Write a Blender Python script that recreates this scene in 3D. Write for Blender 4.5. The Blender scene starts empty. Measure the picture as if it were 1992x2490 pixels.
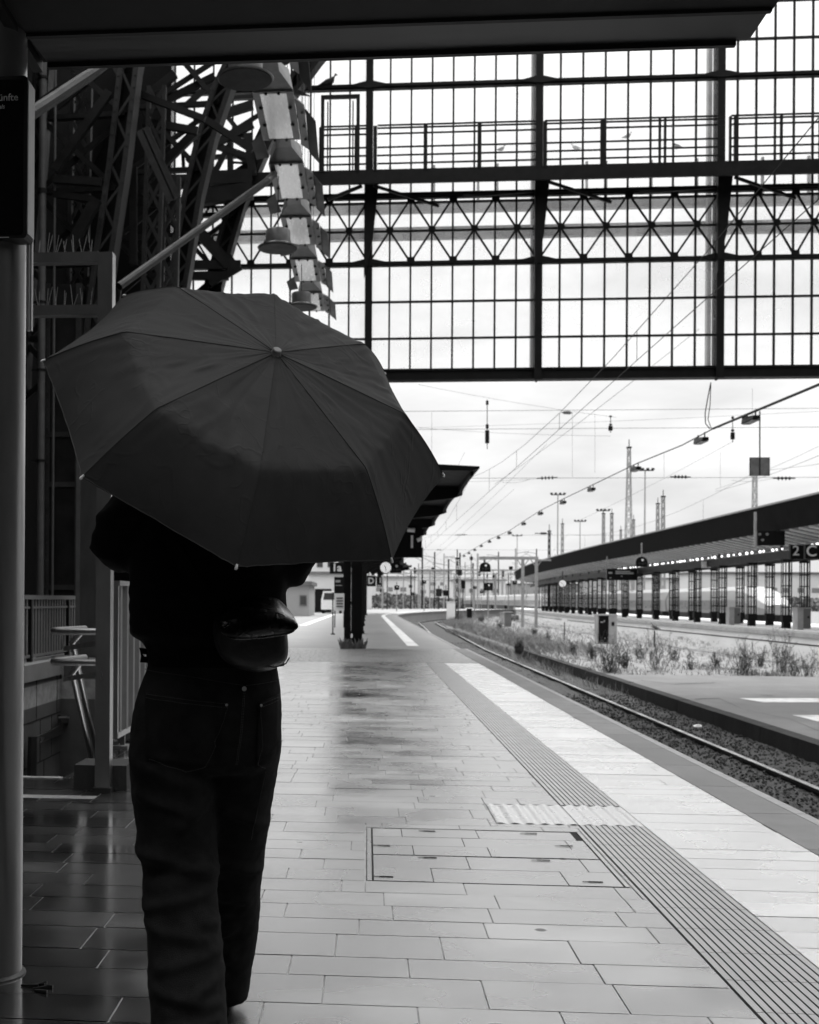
import bpy, bmesh, math, random
from mathutils import Vector, Matrix, noise
from mathutils.bvhtree import BVHTree
R_ = math.radians
random.seed(7)
S = bpy.context.scene
COL = S.collection

# ------------------------------------------------------------------ camera
FPX, PX, PY = 2905.0, 645.0, 1457.5          # focal length and principal point in pixels of a 1992 x 2490 frame
YAW, ROLL, EYE = -.085, .006, 1.2
CF = Vector((math.sin(YAW), math.cos(YAW), 0))
R0 = Vector((math.cos(YAW), -math.sin(YAW), 0)); U0 = Vector((0, 0, 1))
CR = R0*math.cos(ROLL) + U0*math.sin(ROLL)
CU = U0*math.cos(ROLL) - R0*math.sin(ROLL)
CO = Vector((0, 0, EYE))
cam_d = bpy.data.cameras.new('camera'); cam = bpy.data.objects.new('camera', cam_d); COL.objects.link(cam)
cam_d.sensor_fit = 'HORIZONTAL'; cam_d.sensor_width = 24; cam_d.lens = 24*FPX/1992
cam_d.shift_x = -(PX-996)/1992; cam_d.shift_y = (PY-1245)/1992
cam_d.clip_start = .05; cam_d.clip_end = 4000
cam.matrix_world = Matrix(((CR.x, CU.x, -CF.x, CO.x), (CR.y, CU.y, -CF.y, CO.y), (CR.z, CU.z, -CF.z, CO.z), (0, 0, 0, 1)))
cam_d.dof.use_dof = True; cam_d.dof.focus_distance = 3.3; cam_d.dof.aperture_fstop = 7.0
S.camera = cam

# ------------------------------------------------------------------ world, sun, exposure
SUN_EL, SUN_AZ = R_(52), R_(25)               # azimuth measured from +Y towards +X
W = bpy.data.worlds.new('World'); S.world = W; W.use_nodes = True
nt = W.node_tree; nt.nodes.clear()
def N(nt, t, **kw):
    n = nt.nodes.new(t)
    for k, v in kw.items(): setattr(n, k, v)
    return n
sky = N(nt, 'ShaderNodeTexSky', sky_type='NISHITA'); sky.sun_disc = False
sky.sun_elevation = SUN_EL; sky.sun_rotation = SUN_AZ; sky.dust_density = 4.0
bw = N(nt, 'ShaderNodeRGBToBW'); nt.links.new(sky.outputs[0], bw.inputs[0])
flat = N(nt, 'ShaderNodeMath', operation='POWER'); flat.inputs[1].default_value = .22
nt.links.new(bw.outputs[0], flat.inputs[0])
tc = N(nt, 'ShaderNodeTexCoord'); sep = N(nt, 'ShaderNodeSeparateXYZ'); nt.links.new(tc.outputs['Generated'], sep.inputs[0])
el = N(nt, 'ShaderNodeMapRange'); el.inputs[1].default_value = 0; el.inputs[2].default_value = 1
el.inputs[3].default_value = 4.75; el.inputs[4].default_value = 42.0; zp = N(nt, 'ShaderNodeMath', operation='POWER'); zc = N(nt, 'ShaderNodeMath', operation='MAXIMUM'); zc.inputs[1].default_value = 0; zp.inputs[1].default_value = 4.0
nt.links.new(sep.outputs[2], zc.inputs[0]); nt.links.new(zc.outputs[0], zp.inputs[0]); nt.links.new(zp.outputs[0], el.inputs[0])
mp = N(nt, 'ShaderNodeMapping'); mp.inputs['Scale'].default_value = (3.2, 3.2, 11); nt.links.new(tc.outputs['Generated'], mp.inputs[0])
cl = N(nt, 'ShaderNodeTexNoise'); cl.inputs['Scale'].default_value = 1.6; cl.inputs['Detail'].default_value = 6; cl.inputs['Roughness'].default_value = .52
nt.links.new(mp.outputs[0], cl.inputs['Vector'])
cr = N(nt, 'ShaderNodeMapRange'); cr.inputs[1].default_value = .36; cr.inputs[2].default_value = .62; cr.inputs[3].default_value = .82; cr.inputs[4].default_value = 1.07
nt.links.new(cl.outputs[0], cr.inputs[0])
m1 = N(nt, 'ShaderNodeMath', operation='MULTIPLY'); m2 = N(nt, 'ShaderNodeMath', operation='MULTIPLY')
nt.links.new(flat.outputs[0], m1.inputs[0]); nt.links.new(el.outputs[0], m1.inputs[1])
nt.links.new(m1.outputs[0], m2.inputs[0]); nt.links.new(cr.outputs[0], m2.inputs[1])
bg = N(nt, 'ShaderNodeBackground'); bg.inputs[1].default_value = .12; nt.links.new(m2.outputs[0], bg.inputs[0])
wo = N(nt, 'ShaderNodeOutputWorld'); nt.links.new(bg.outputs[0], wo.inputs[0])
sl = bpy.data.lights.new('sun', 'SUN'); sl.energy = 1.0; sl.angle = R_(25); sl.color = (1, 1, 1)
so = bpy.data.objects.new('sun', sl); COL.objects.link(so)
sd = Vector((math.sin(SUN_AZ)*math.cos(SUN_EL), math.cos(SUN_AZ)*math.cos(SUN_EL), math.sin(SUN_EL)))
so.rotation_euler = (-sd).to_track_quat('-Z', 'Y').to_euler(); so.location = (10, 60, 60)
vs = S.view_settings; vs.view_transform = 'Standard'; vs.look = 'None'; vs.gamma = 1; vs.exposure = 0.18
S.cycles.max_bounces = 8; S.cycles.transparent_max_bounces = 16; S.cycles.diffuse_bounces = 3; S.cycles.glossy_bounces = 4
S.cycles.use_denoising = True; S.cycles.sample_clamp_indirect = 4; S.cycles.use_adaptive_sampling = False
S.cycles.caustics_reflective = False; S.cycles.caustics_refractive = False

# ------------------------------------------------------------------ pixel <-> place
def ray(px, py): return CF + CR*((px-PX)/FPX) + CU*((PY-py)/FPX)
def G(px, py, z=0):                             # point on the level z
    r = ray(px, py); return CO + r*((z-EYE)/r.z)
def AY(px, py, Y):                              # point on the plane y = Y
    r = ray(px, py); return CO + r*(Y/r.y)
def AX(px, py, X):
    r = ray(px, py); return CO + r*(X/r.x)
def AC(px, py, d): return CO + ray(px, py)*d
D = 1.1548

# ------------------------------------------------------------------ materials
def mat(name, v, rough=.6, metal=0, var=.15, scale=4, bump=0, bscale=60, spec=.5, coat=0, coat_ior=1.5, ior=1.5, emit=0, stretch=None, attr=None):
    m = bpy.data.materials.new(name); m.use_nodes = True; t = m.node_tree; b = t.nodes['Principled BSDF']
    tcn = N(t, 'ShaderNodeTexCoord'); src = tcn.outputs['Object']
    if stretch:
        q = N(t, 'ShaderNodeMapping'); q.inputs['Scale'].default_value = stretch; t.links.new(src, q.inputs[0]); src = q.outputs[0]
    nz = N(t, 'ShaderNodeTexNoise'); nz.inputs['Scale'].default_value = scale; nz.inputs['Detail'].default_value = 3 if attr else 6; nz.inputs['Roughness'].default_value = .62
    t.links.new(src, nz.inputs['Vector'])
    rmp = N(t, 'ShaderNodeMapRange'); rmp.inputs[1].default_value = .3; rmp.inputs[2].default_value = .7
    rmp.inputs[3].default_value = v*(1-var); rmp.inputs[4].default_value = v*(1+var); t.links.new(nz.outputs[0], rmp.inputs[0])
    out = rmp.outputs[0]
    if attr:
        a = N(t, 'ShaderNodeAttribute'); a.attribute_name = attr
        mm = N(t, 'ShaderNodeMath', operation='MULTIPLY'); t.links.new(out, mm.inputs[0]); t.links.new(a.outputs['Fac'], mm.inputs[1]); out = mm.outputs[0]
    t.links.new(out, b.inputs['Base Color'])
    rr = N(t, 'ShaderNodeMapRange'); rr.inputs[1].default_value = .3; rr.inputs[2].default_value = .7
    rr.inputs[3].default_value = max(.02, rough-.07); rr.inputs[4].default_value = min(1, rough+.07); t.links.new(nz.outputs[0], rr.inputs[0])
    ro_out = rr.outputs[0]
    if attr:
        ad = N(t, 'ShaderNodeMath', operation='MULTIPLY_ADD'); t.links.new(a.outputs['Fac'], ad.inputs[0]); ad.inputs[1].default_value = .22; ad.inputs[2].default_value = -.22
        a2 = N(t, 'ShaderNodeMath', operation='ADD'); t.links.new(ro_out, a2.inputs[0]); t.links.new(ad.outputs[0], a2.inputs[1])
        vo = N(t, 'ShaderNodeTexVoronoi'); vo.inputs['Scale'].default_value = 2.1; t.links.new(src, vo.inputs['Vector'])
        sp = N(t, 'ShaderNodeMapRange'); sp.inputs[1].default_value = .035; sp.inputs[2].default_value = .055; sp.inputs[3].default_value = .45; sp.inputs[4].default_value = 0; t.links.new(vo.outputs['Distance'], sp.inputs[0])
        n3 = N(t, 'ShaderNodeTexNoise'); n3.inputs['Scale'].default_value = .55; n3.inputs['Detail'].default_value = 3; n3.inputs['Roughness'].default_value = .5; t.links.new(src, n3.inputs['Vector'])
        st = N(t, 'ShaderNodeMapRange'); st.inputs[1].default_value = .25; st.inputs[2].default_value = .8; st.inputs[3].default_value = -.03; st.inputs[4].default_value = .09; t.links.new(n3.outputs[0], st.inputs[0])
        a3 = N(t, 'ShaderNodeMath', operation='ADD'); t.links.new(sp.outputs[0], a3.inputs[0]); t.links.new(st.outputs[0], a3.inputs[1])
        sx = N(t, 'ShaderNodeSeparateXYZ'); t.links.new(src, sx.inputs[0])       # the walked lane is scuffed, the side by the stairs still polished
        wob = N(t, 'ShaderNodeMath', operation='MULTIPLY_ADD'); t.links.new(n3.outputs[0], wob.inputs[0]); wob.inputs[1].default_value = 1.2; t.links.new(sx.outputs[0], wob.inputs[2])
        lane = N(t, 'ShaderNodeMapRange', interpolation_type='SMOOTHSTEP'); lane.inputs[1].default_value = -.5; lane.inputs[2].default_value = .7; lane.inputs[3].default_value = 0; lane.inputs[4].default_value = .12; t.links.new(wob.outputs[0], lane.inputs[0])
        a5 = N(t, 'ShaderNodeMath', operation='ADD'); t.links.new(a2.outputs[0], a5.inputs[0]); t.links.new(lane.outputs[0], a5.inputs[1])
        a4 = N(t, 'ShaderNodeMath', operation='ADD', use_clamp=True); t.links.new(a5.outputs[0], a4.inputs[0]); t.links.new(a3.outputs[0], a4.inputs[1]); ro_out = a4.outputs[0]
        cw = N(t, 'ShaderNodeMapRange'); cw.inputs[1].default_value = 0; cw.inputs[2].default_value = .45; cw.inputs[3].default_value = coat; cw.inputs[4].default_value = coat*.15; t.links.new(sp.outputs[0], cw.inputs[0]); t.links.new(cw.outputs[0], b.inputs['Coat Weight'])
        t.links.new(ro_out, b.inputs['Coat Roughness'])
    t.links.new(ro_out, b.inputs['Roughness'])
    b.inputs['Metallic'].default_value = metal; b.inputs['IOR'].default_value = ior; b.inputs['Specular IOR Level'].default_value = spec
    b.inputs['Coat IOR'].default_value = coat_ior
    if not attr: b.inputs['Coat Weight'].default_value = coat; b.inputs['Coat Roughness'].default_value = max(.05, rough*.7)
    if bump:
        n2 = N(t, 'ShaderNodeTexNoise'); n2.inputs['Scale'].default_value = bscale; n2.inputs['Detail'].default_value = 5
        t.links.new(src, n2.inputs['Vector'])
        bp = N(t, 'ShaderNodeBump'); bp.inputs['Strength'].default_value = bump; bp.inputs['Distance'].default_value = .02
        t.links.new(n2.outputs[0], bp.inputs['Height']); t.links.new(bp.outputs[0], b.inputs['Normal'])
    if emit:
        b.inputs['Emission Color'].default_value = (1, 1, 1, 1); b.inputs['Emission Strength'].default_value = emit
    return m
M = {}
M['tile'] = mat('glazed_tile', .013, .15, var=.16, scale=1.3, coat=1, coat_ior=4.6, ior=1.8, attr='tone')
M['tile_pale'] = mat('pale_tile', .42, .12, var=.12, scale=1.3, coat=1, coat_ior=3.5, ior=1.8, attr='tone')
M['joint'] = mat('mortar', 0.3, .9, var=.3, scale=8, spec=0.2)
M['coping'] = mat('coping_stone', 0.115, .55, var=.3, scale=3, bump=.15, bscale=90, attr='tone', ior=1.6, spec=0.4)
M['edge_line'] = mat('worn_white_edge', .2, .6, var=.3, scale=9)
M['rib'] = mat('tactile_tile', 0.06, .36, var=.12, scale=5, coat=1, coat_ior=3.0, ior=2.0)
M['groove'] = mat('tactile_groove', 0.02, .8, var=.2, spec=0.1)
M['field'] = mat('white_tactile', .36, .30, var=.06, scale=6, coat=1, coat_ior=3.0, ior=2.0)
M['paver'] = mat('dark_paver', 0.17, .45, var=.3, scale=2, bump=.2, bscale=60, coat=.5, coat_ior=1.6)
M['asphalt'] = mat('asphalt', .22, .6, var=.2, scale=.7, bump=.3, bscale=120)
M['paint'] = mat('road_paint', .75, .6, var=.12, scale=6)
M['ballast'] = mat('ballast', .035, .9, var=.8, scale=28, bump=.9, bscale=30)
M['stone'] = mat('ballast_stone', .032, .85, var=.4, scale=20, attr=None)
M['gravel'] = mat('gravel', .19, .95, var=.35, scale=2.2, bump=.9, bscale=14)
M['concrete'] = mat('concrete', .33, .8, var=.25, scale=1.5, bump=.2, bscale=50)
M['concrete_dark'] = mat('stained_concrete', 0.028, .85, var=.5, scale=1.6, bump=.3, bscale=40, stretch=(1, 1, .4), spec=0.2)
M['concrete_mid'] = mat('worn_concrete', .13, .8, var=.3, scale=.9, bump=.3, bscale=30)
M['concrete_pale'] = mat('pale_concrete', .75, .8, var=.15, scale=.7, stretch=(1, .3, 2))
M['iron'] = mat('painted_iron', 0.01, .5, var=.45, scale=5, bump=.1, bscale=30, spec=0.25)
M['iron_pale'] = mat('pale_iron', 0.034, .55, var=.4, scale=3, bump=.1, bscale=30, spec=0.3)  # paler than painted iron; on arch flanges the highlight is put into the colour
M['iron_black'] = mat('black_iron', 0.006, .6, var=.4, scale=4, spec=0.15)
M['screen'] = mat('corrugated_zinc', .10, .5, var=.2, scale=6)
M['stair_coping'] = mat('stair_coping_concrete', .17, .8, var=.2, scale=2)
M['fence'] = mat('pale_fence_paint', 0.13, .45, var=.2, scale=6, spec=0.4)
M['galv'] = mat('galvanised_steel', .30, .5, metal=.3, var=.2, scale=6)
M['steel'] = mat('brushed_steel', .2, .35, metal=1, var=.15, scale=9, stretch=(6, 6, 1))
M['post'] = mat('grey_painted_steel', 0.055, .34, var=.25, scale=6, bump=.04, coat=1, coat_ior=1.8, stretch=(1, 1, .3), spec=0.4)
M['rail'] = mat('polished_rail', .6, .22, metal=1, var=.1, scale=3)
M['rust'] = mat('rusty_steel', 0.02, .8, var=.4, scale=8, spec=0.3)
M['black'] = mat('black_paint', 0.004, .5, var=.3, scale=6, spec=0.15)
M['matt_black'] = mat('sooty_black_board', .008, .95, var=.5, scale=2, spec=.08)
M['soffit'] = mat('soffit_paint', 0.003, .6, var=.3, scale=2, spec=0.1)
M['band'] = mat('brushed_grey_panel', 0.03, .42, metal=.4, var=.3, scale=5, stretch=(.4, 6, 8), spec=0.2)
M['white'] = mat('white_paint', .8, .5, var=.06)
M['lettering'] = mat('white_lettering', .75, .5, var=.03)
M['letter_dim'] = mat('grey_lettering', 0.3, .6, var=.03)
M['dim_glass'] = mat('display_glass', .004, .08, var=.1)
M['wall'] = mat('sooty_wall', 0.006, .9, var=.4, scale=.8, bump=.3, bscale=12, spec=0.1)
M['roof'] = mat('roof_boarding', 0.02, .9, var=.3, scale=.6, spec=0.1)
M['clad'] = mat('stone_cladding', 0.085, .7, var=.3, scale=2, stretch=(1, 1, .5), bump=.15, bscale=50, spec=0.3)
M['canopy'] = mat('umbrella_cloth', .027, .7, var=.18, scale=9, bump=.06, bscale=500, spec=0.12)
M['jacket'] = mat('black_jacket', 0.0025, .85, var=.3, scale=30, spec=0.05)
M['denim'] = mat('dark_denim', 0.017, .9, var=.45, scale=14, bump=.35, bscale=420, spec=0.06)
M['stitch'] = mat('stitching', 0.06, .8, var=.4, scale=120, spec=0.1)
M['leather_dull'] = mat('soft_black_leather', .003, .5, var=.3, scale=14, bump=.2, bscale=40, spec=.2)
M['leather'] = mat('black_leather', .003, .3, var=.3, scale=14, bump=.25, bscale=70)
M['gap_glow'] = mat('sky_gap_glow', .8, .5, var=.02, emit=2.0)  # glow for the sky gaps over the beam, no lamp there
M['coach'] = mat('white_coach_paint', .3, .4, var=.12, scale=.4, stretch=(1, .2, 3))
M['dial'] = mat('lit_clock_dial', .8, .5, var=.02, emit=.45)
M['bush'] = mat('distant_bush', .11, .9, var=.5, scale=.3)
M['far_window'] = mat('distant_window', .2, .3, var=.1)  # greyer than near panes: far haze put into the colour
M['strut'] = mat('sooty_strut', 0.008, .6, var=.4, scale=6, bump=.1, bscale=40, spec=0.3)
M['skin'] = mat('skin', .3, .55, var=.06)
M['hair'] = mat('dark_hair', .012, .5, var=.3, scale=40)
M['grass'] = mat('dry_weed', .19, .9, var=.5, scale=.5)
M['weed'] = mat('weed_leaf', .125, .9, var=.4, scale=6)
M['build'] = mat('pale_render', .62, .8, var=.1, scale=.15)
M['build_mid'] = mat('grey_render', .32, .8, var=.15, scale=.15)
M['window'] = mat('window_glass', .05, .1, var=.1)
M['bird'] = mat('pigeon_feather', .05, .7, var=.3, scale=30)
M['lamp_metal'] = mat('lamp_metal', 0.2, .4, metal=.35, var=.3, scale=5)
M['lamp_dark'] = mat('lamp_reflector', 0.03, .45, metal=.3, var=.3, scale=4, spec=0.3)
def crumple(m, sc, strength, rng):
    # fine broken fold lines: narrow bands where a noise crosses its middle value
    t = m.node_tree; b = t.nodes['Principled BSDF']; tcn = N(t, 'ShaderNodeTexCoord'); acc = None
    for k, (f, off) in enumerate(((sc, 0), (sc*1.9, 4.3), (sc*.6, 9.1))):
        mp_ = N(t, 'ShaderNodeMapping'); mp_.inputs['Location'].default_value = (off, off*.7, off*.3); mp_.inputs['Rotation'].default_value = (.5*k, .9*k, .3); mp_.inputs['Scale'].default_value = (1, 1.9, .8); t.links.new(tcn.outputs['Object'], mp_.inputs[0])
        n = N(t, 'ShaderNodeTexNoise'); n.inputs['Scale'].default_value = f; n.inputs['Detail'].default_value = 1.5; t.links.new(mp_.outputs[0], n.inputs['Vector'])
        s1 = N(t, 'ShaderNodeMath', operation='SUBTRACT'); s1.inputs[1].default_value = .5; t.links.new(n.outputs[0], s1.inputs[0])
        s2 = N(t, 'ShaderNodeMath', operation='ABSOLUTE'); t.links.new(s1.outputs[0], s2.inputs[0])
        r = N(t, 'ShaderNodeMapRange', interpolation_type='SMOOTHSTEP'); r.inputs[1].default_value = 0; r.inputs[2].default_value = rng; r.inputs[3].default_value = 1; r.inputs[4].default_value = 0; t.links.new(s2.outputs[0], r.inputs[0])
        n2 = N(t, 'ShaderNodeTexNoise'); n2.inputs['Scale'].default_value = sc*.9; t.links.new(mp_.outputs[0], n2.inputs['Vector'])
        r2 = N(t, 'ShaderNodeMapRange'); r2.inputs[1].default_value = .48; r2.inputs[2].default_value = .64; t.links.new(n2.outputs[0], r2.inputs[0])
        mu = N(t, 'ShaderNodeMath', operation='MULTIPLY'); t.links.new(r.outputs[0], mu.inputs[0]); t.links.new(r2.outputs[0], mu.inputs[1])
        if acc is None: acc = mu
        else: ad = N(t, 'ShaderNodeMath', operation='ADD'); t.links.new(acc.outputs[0], ad.inputs[0]); t.links.new(mu.outputs[0], ad.inputs[1]); acc = ad
    n3 = N(t, 'ShaderNodeTexNoise'); n3.inputs['Scale'].default_value = 6; n3.inputs['Detail'].default_value = 3; t.links.new(tcn.outputs['Object'], n3.inputs['Vector'])
    ad = N(t, 'ShaderNodeMath', operation='MULTIPLY_ADD'); t.links.new(n3.outputs[0], ad.inputs[0]); ad.inputs[1].default_value = 2.2; t.links.new(acc.outputs[0], ad.inputs[2])
    bp = N(t, 'ShaderNodeBump'); bp.inputs['Strength'].default_value = strength; bp.inputs['Distance'].default_value = .006; t.links.new(ad.outputs[0], bp.inputs['Height'])
    for l in list(b.inputs['Normal'].links): t.links.remove(l)
    t.links.new(bp.outputs[0], b.inputs['Normal'])
crumple(M['canopy'], 8, .13, .03); crumple(M['leather'], 16, .3, .05)
def worn(name, v, u, sc):
    m = mat(name, v, .6, var=.1, scale=6); t = m.node_tree; b = t.nodes['Principled BSDF']; tcn = N(t, 'ShaderNodeTexCoord')
    n = N(t, 'ShaderNodeTexNoise'); n.inputs['Scale'].default_value = sc; n.inputs['Detail'].default_value = 9; n.inputs['Roughness'].default_value = .7; t.links.new(tcn.outputs['Object'], n.inputs['Vector'])
    r = N(t, 'ShaderNodeMapRange'); r.inputs[1].default_value = .48; r.inputs[2].default_value = .62; r.inputs[3].default_value = v; r.inputs[4].default_value = u; t.links.new(n.outputs[0], r.inputs[0])
    t.links.new(r.outputs[0], b.inputs['Base Color']); return m
M['patch'] = worn('worn_white_patch', .62, .3, 2.2); M['paint'] = worn('worn_line_paint', .8, .5, 1.2)
def glassy(name, v, trans):
    m = bpy.data.materials.new(name); m.use_nodes = True; t = m.node_tree; t.nodes.clear()
    tcn = N(t, 'ShaderNodeTexCoord'); nz = N(t, 'ShaderNodeTexNoise'); nz.inputs['Scale'].default_value = 1.3; nz.inputs['Detail'].default_value = 5
    t.links.new(tcn.outputs['Object'], nz.inputs['Vector'])
    r = N(t, 'ShaderNodeMapRange'); r.inputs[1].default_value = .3; r.inputs[2].default_value = .7; r.inputs[3].default_value = trans-.08; r.inputs[4].default_value = trans+.08
    t.links.new(nz.outputs[0], r.inputs[0])
    a = N(t, 'ShaderNodeBsdfTranslucent'); a.inputs[0].default_value = (v, v, v, 1)
    b = N(t, 'ShaderNodeBsdfTransparent'); b.inputs[0].default_value = (.97, .97, .97, 1)
    mx = N(t, 'ShaderNodeMixShader'); t.links.new(r.outputs[0], mx.inputs[0]); t.links.new(a.outputs[0], mx.inputs[1]); t.links.new(b.outputs[0], mx.inputs[2])
    gl = N(t, 'ShaderNodeBsdfGlossy'); gl.inputs['Roughness'].default_value = .12
    fr = N(t, 'ShaderNodeFresnel'); fr.inputs[0].default_value = 1.25
    m2 = N(t, 'ShaderNodeMixShader'); t.links.new(fr.outputs[0], m2.inputs[0]); t.links.new(mx.outputs[0], m2.inputs[1]); t.links.new(gl.outputs[0], m2.inputs[2])
    o = N(t, 'ShaderNodeOutputMaterial'); t.links.new(m2.outputs[0], o.inputs[0])
    return m
M['pane'] = glassy('dusty_glass', .97, .78)
M['diffuser'] = mat('diffuser_panel', .45, .25, var=.35, scale=2.2, stretch=(6, 1, 1), coat=1, coat_ior=1.8, emit=.22)

# ------------------------------------------------------------------ builders
ORG = {}
class MB:
    def __init__(s): s.v = []; s.f = []; s.tone = []
    def add(s, vs, fs, tone=None):
        o = len(s.v); s.v += [tuple(p) for p in vs]; s.f += [tuple(i+o for i in f) for f in fs]
        s.tone += [tone if tone is not None else 1.0]*len(vs); return s
    def hexa(s, p, tone=None):                 # eight corners, bottom four then top four
        return s.add(p, [(3, 2, 1, 0), (4, 5, 6, 7), (0, 1, 5, 4), (1, 2, 6, 5), (2, 3, 7, 6), (3, 0, 4, 7)], tone)
    def box(s, x0, x1, y0, y1, z0, z1, tone=None):
        return s.hexa([(x0, y0, z0), (x1, y0, z0), (x1, y1, z0), (x0, y1, z0), (x0, y0, z1), (x1, y0, z1), (x1, y1, z1), (x0, y1, z1)], tone)
    def bar(s, a, b, w, h=None, up=(0, 1, 0)):  # w measured across, h along up
        a = Vector(a); b = Vector(b); h = h or w; d = (b-a)
        if d.length < 1e-6: return s
        d.normalize(); u = Vector(up); u = u - d*u.dot(d)
        if u.length < 1e-3: u = Vector((0, 0, 1)) - d*d.z
        if u.length < 1e-3: u = Vector((1, 0, 0))
        u.normalize(); r = d.cross(u)
        c = [(-1, -1), (1, -1), (1, 1), (-1, 1)]
        return s.hexa([a+r*w/2*i+u*h/2*j for i, j in c]+[b+r*w/2*i+u*h/2*j for i, j in c])
    def tube(s, pts, r, n=8, cap=True):
        pts = [Vector(p) for p in pts]; rs = r if isinstance(r, (list, tuple)) else [r]*len(pts)
        d0 = (pts[1]-pts[0]).normalized(); u = Vector((0, 0, 1)) if abs(d0.z) < .9 else Vector((1, 0, 0))
        vs = []; fs = []
        for i, p in enumerate(pts):
            d = (pts[min(i+1, len(pts)-1)]-pts[max(i-1, 0)]).normalized()
            u = (u-d*u.dot(d)).normalized(); w = d.cross(u)
            vs += [p+(u*math.cos(2*math.pi*k/n)+w*math.sin(2*math.pi*k/n))*rs[i] for k in range(n)]
        for i in range(len(pts)-1):
            for k in range(n): fs.append((i*n+k, i*n+(k+1) % n, (i+1)*n+(k+1) % n, (i+1)*n+k))
        if cap: fs += [tuple(range(n-1, -1, -1)), tuple((len(pts)-1)*n+k for k in range(n))]
        return s.add(vs, fs)
    def lathe(s, c, prof, n=24):               # profile of (radius, height) about a vertical axis
        c = Vector(c); vs = []; fs = []
        for r, z in prof: vs += [c+Vector((r*math.cos(2*math.pi*k/n), r*math.sin(2*math.pi*k/n), z)) for k in range(n)]
        for i in range(len(prof)-1):
            for k in range(n): fs.append((i*n+k, i*n+(k+1) % n, (i+1)*n+(k+1) % n, (i+1)*n+k))
        fs += [tuple(range(n-1, -1, -1)), tuple((len(prof)-1)*n+k for k in range(n))]
        return s.add(vs, fs)
    def loft(s, rings, cap=True):
        n = len(rings[0]); vs = [p for r in rings for p in r]; fs = []
        for i in range(len(rings)-1):
            for k in range(n): fs.append((i*n+k, i*n+(k+1) % n, (i+1)*n+(k+1) % n, (i+1)*n+k))
        if cap: fs += [tuple(range(n-1, -1, -1)), tuple((len(rings)-1)*n+k for k in range(n))]
        return s.add(vs, fs)
    def prism(s, poly, ext):                   # polygon of 3D points swept by a vector
        n = len(poly); e = Vector(ext); a = [Vector(p) for p in poly]
        return s.add(a+[p+e for p in a], [tuple(range(n-1, -1, -1)), tuple(range(n, 2*n))]+[(i, (i+1) % n, n+(i+1) % n, n+i) for i in range(n)])
    def disc(s, c, r, ax, t=.01, n=24):
        c = Vector(c); ax = Vector(ax).normalized(); return s.tube([c-ax*t/2, c+ax*t/2], r, n)
    def build(s, name, m, parent=None, smooth=False, local=False):
        o = ORG.get(parent.name, Vector()) if parent and not local else Vector()
        me = bpy.data.meshes.new(name); me.from_pydata([Vector(p)-o for p in s.v], [], s.f); me.update()
        a = me.attributes.new('tone', 'FLOAT', 'POINT'); a.data.foreach_set('value', s.tone)
        bm = bmesh.new(); bm.from_mesh(me); bmesh.ops.recalc_face_normals(bm, faces=bm.faces); bm.to_mesh(me); bm.free()
        if smooth:
            me.polygons.foreach_set('use_smooth', [True]*len(me.polygons))
            try: me.set_sharp_from_angle(angle=R_(42))
            except Exception: pass
        me.materials.append(m)
        ob = bpy.data.objects.new(name, me); COL.objects.link(ob)
        if parent: ob.parent = parent
        ORG[ob.name] = o
        return ob
def tag(o, label=None, cat=None, group=None, kind=None):
    if label: o['label'] = label
    if cat: o['category'] = cat
    if group: o['group'] = group
    if kind: o['kind'] = kind
    return o
def thing(name, label, cat, loc=(0, 0, 0), group=None):
    o = bpy.data.objects.new(name, None); COL.objects.link(o); o.location = loc; o.empty_display_size = .2
    ORG[o.name] = Vector(loc); return tag(o, label, cat, group)
def struct(o): o['kind'] = 'structure'; return o
CH = {}
def dup(root, loc, rot=None, label=None, scale=None):
    r = root.copy(); COL.objects.link(r); r.location = loc
    if rot is not None: r.rotation_euler = rot
    if scale: r.scale = (scale,)*3
    if label: r['label'] = label
    def rec(a, b):
        for ch in [o for o in list(a.children)]:
            c = ch.copy(); COL.objects.link(c); c.parent = b; rec(ch, c)
    rec(root, r); return r
def text(body, size, m, parent, loc, rot=(R_(90), 0, 0), align='CENTER', name='lettering', shear=0, ext=.002, bold=0):
    c = bpy.data.curves.new(name, 'FONT'); c.body = body; c.size = size; c.align_x = align; c.align_y = 'CENTER'; c.extrude = ext; c.shear = shear; c.offset = bold
    c.materials.append(m); o = bpy.data.objects.new('tmp_text', c); COL.objects.link(o)
    me = bpy.data.meshes.new_from_object(o.evaluated_get(bpy.context.evaluated_depsgraph_get())); bpy.data.objects.remove(o); me.name = name
    o = bpy.data.objects.new(name, me); COL.objects.link(o)
    o.parent = parent; o.location = Vector(loc)-ORG.get(parent.name, Vector()); o.rotation_euler = rot; return o
ORDS = ['nearest', 'second', 'third', 'fourth', 'fifth', 'sixth', 'seventh', 'eighth', 'ninth', 'tenth', 'eleventh', 'twelfth', 'thirteenth', 'fourteenth',
        'fifteenth', 'sixteenth', 'seventeenth', 'eighteenth', 'nineteenth', 'twentieth', 'twenty-first', 'twenty-second']
def curve1(Y): return 0 if Y < 88 else (Y-88)**2/380
def curve2(Y): return 0 if Y < 90 else (Y-90)**2/1700

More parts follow.
